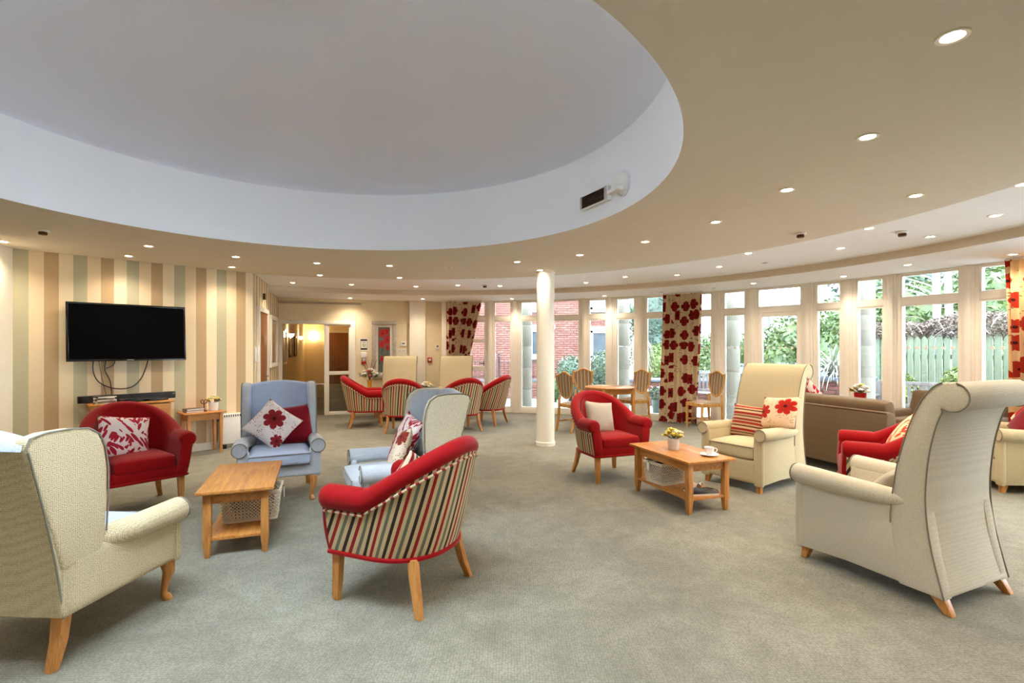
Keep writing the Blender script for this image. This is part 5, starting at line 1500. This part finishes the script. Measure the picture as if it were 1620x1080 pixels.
for k in range(130):
    a = rnd.uniform(0, 2*PI); e = rnd.uniform(.5, 1.35)
    m.add(*strap((rnd.uniform(-.06, .06), rnd.uniform(-.06, .06), 0), (math.cos(a)*math.cos(e), math.sin(a)*math.cos(e), math.sin(e)), rnd.uniform(.55, 1.0), .026, 2.1, 9))
m.build('strap_leaves', 'variegated', vp)['kind'] = 'stuff'
MB().lathe([(.05, -.02), (.09, .05), (.04, .12)], 12).build('crown', 'palm_green', vp)
# planter tub with flowers near dining table
pt = thing('garden_tub', 'dark green tub of small flowers outside the dining table', 'planter', (3.35, 11.4, GZ))
MB().lathe([(.17, 0), (.2, .28), (.21, .3), (.18, .3)], 20).build('tub', 'conifer', pt)
leafmass('foliage', 'holly', pt, [(0, 0, .42, .26, .26, .18)], 900, .06, 50); posy(pt, 7, .18, .46, ['petal_pink', 'petal_white'], .03, 51, 8)
# benches
def bench(label, loc, rz, L=1.5):
    t = thing('garden_bench', label, 'bench', loc, rz, 'weathered garden benches')
    for k in range(int(L/.085)): MB().box((-L/2+.06+k*.085, .22, .66), (.045, .018, .36)).build('back_slat', 'bench_wood', t)
    for z in (.86, .47): MB().box((0, .22, z), (L, .04, .06)).build('back_rail', 'bench_wood', t, bevel=.004)
    for k in range(5): MB().box((0, -.2+k*.09, .43), (L, .075, .022)).build('seat_slat', 'bench_wood', t, bevel=.003)
    for x in (-1, 1):
        MB().box((x*(L/2-.03), .22, .44), (.06, .05, .88)).build('leg', 'bench_wood', t, bevel=.004)
        MB().box((x*(L/2-.03), -.2, .31), (.06, .05, .62)).build('leg', 'bench_wood', t, bevel=.004)
        MB().box((x*(L/2-.03), .0, .63), (.07, .5, .03)).build('arm', 'bench_wood', t, bevel=.004)
    return t
bench('slatted bench outside the wide window', (6.78, 8.35, GZ), R(-58), 1.5)
bench('slatted bench outside right of the long curtain', (4.75, 11.5, GZ), R(-40), 1.4)
# fence
fn = thing('paling_fence', 'weathered green paling fence behind the bench', 'fence', (8.15, 9.0, GZ), math.atan2(-2.6, 1.0))
pale = MB().prism([(-.05, 0, 0), (.05, 0, 0), (.05, 0, 1.66), (0, 0, 1.72), (-.05, 0, 1.66)], (0, .018, 0)).mesh('paling', 'fence_wood', smooth=False)
for k in range(34): inst('paling', pale, fn, (-2.1+k*.125, 0, random.uniform(-.03, .03)))
for z in (.4, 1.3): MB().box((0, .05, z), (4.3, .05, .08)).build('rail', 'fence_wood', fn)
for x in (-2.0, 0, 2.0): MB().box((x, .12, .85), (.09, .09, 1.7)).build('post', 'fence_wood', fn)
vn = thing('dry_vine', 'brown leafless vine heaped along the fence top', 'vine', (8.3, 9.05, GZ+1.75), math.atan2(-2.6, 1.0))
leafmass('twigs', 'dead_vine', vn, [(-1.4, 0, .05, .8, .3, .2), (0, 0, .1, .9, .3, .25), (1.3, 0, .05, .9, .3, .22)], 9000, .07, 60)
m = MB(); rnd = random.Random(61)
for k in range(46):
    x = rnd.uniform(-2, 2); P = [Vector((x, 0, .1))]; d = Vector((rnd.gauss(0, .8), -abs(rnd.gauss(0, .5)), .5)).normalized()
    for i in range(6): P.append(P[-1]+d*.13); d = (d+Vector((0, 0, -.28))).normalized()
    m.tube(P, .006, 4)
m.build('trailing_stems', 'dead_vine', vn)['kind'] = 'stuff'
for k, (x, y, h, lb) in enumerate(((7.15, 9.35, 1.0, 'yellow green shrub low behind the bench'), (7.55, 8.5, 1.15, 'yellow green shrub behind the right end of the bench'), (7.95, 7.75, 1.2, 'yellow green shrub before the fence at right'), (8.2, 6.9, 1.2, 'yellow green shrub at the far right of the fence'))):
    bush('low_shrub', lb, 'shrub', (x, y, GZ), [(0, 0, h*.45, .42, .36, h*.45), (.1, .1, h*.72, .28, .26, h*.28)], 'laurel_bright', 2400, .07, 70+k, 'yellow green shrubs')
# birch
bi = thing('birch_tree', 'twin stemmed white birch beyond the fence', 'tree', (8.6, 10.2, GZ))
for k, dx in enumerate((0, .2)): MB().tube([(dx, 0, 0), (dx-.03+.05*k, 0, 2), (dx+.02, .1, 4.5), (dx-.1, .1, 6.5)], [.075, .07, .055, .03], 10).build('trunk', 'bark_birch', bi)
m = MB(); rnd = random.Random(80)
for k in range(60):
    z = rnd.uniform(2.3, 6); a = rnd.uniform(0, 2*PI); P = [Vector((.1, .05, z))]; d = Vector((math.cos(a), math.sin(a), .6)).normalized()
    for i in range(6): P.append(P[-1]+d*.28); d = (d+Vector((rnd.gauss(0, .2), rnd.gauss(0, .2), -.12))).normalized()
    m.tube(P, [.018-.0025*i for i in range(7)], 5)
m.build('bare_branches', 'bark_birch', bi)['kind'] = 'stuff'
for k, (x, y, h, lb) in enumerate(((11.3, 14.6, 5.2, 'evergreen tree behind the birch'), (13.6, 13.9, 5.4, 'evergreen tree behind the fence at right'), (10.9, 11.3, 3.4, 'evergreen bush over the fence at right'))):
    bush('evergreen_tree', lb, 'tree', (x, y, GZ), [(0, 0, h*.6, 1.9, 1.5, h*.42), (-.3, -.4, h*.35, 1.7, 1.2, h*.36)], 'conifer' if k < 2 else 'laurel', 8000, .15, 90+k, 'trees behind the garden', (0, h*.5, .12))
# distant houses
def house(label, loc, rz, w, d, h, roof, wins):
    t = thing('distant_house', label, 'building', loc, rz, 'distant white houses')
    MB().box((0, 0, h/2), (w, d, h)).build('wall', 'house_white', t, smooth=False)
    m = MB(); m.prism([(-w/2-.3, -d/2-.4, h), (-w/2-.3, d/2+.4, h), (-w/2-.3, 0, h+roof)], (w+.6, 0, 0)); m.build('roof', 'roof_grey', t, smooth=False)
    for x, z in wins:
        f = MB().box((x, -d/2-.02, z), (1.0, .08, 1.2)).build('window', 'house_white', t); MB().box((x, -d/2-.07, z), (.8, .04, 1.0)).build('pane', 'dark_glass', f)
    return t
house('white house far behind the garden door hedge', (21.5, 36.0, GZ), R(-30), 9, 6, 4.6, 2.2, ((-3, 3.2), (-1.6, 3.2), (1.5, 3.2), (3.2, 3.2)))
house('white house far behind right of the long curtain', (11.0, 27.5, GZ), R(-20), 4.6, 5, 6.0, 2.4, ((-1.4, 4.4), (.6, 4.4), (-1.4, 2.2), (.6, 2.2)))
house('grey roofed house far behind the stone pillar at right', (20.5, 25.0, GZ), R(-45), 6, 5, 3.2, 2.6, ((-1.5, 2.2), (1.0, 2.2)))
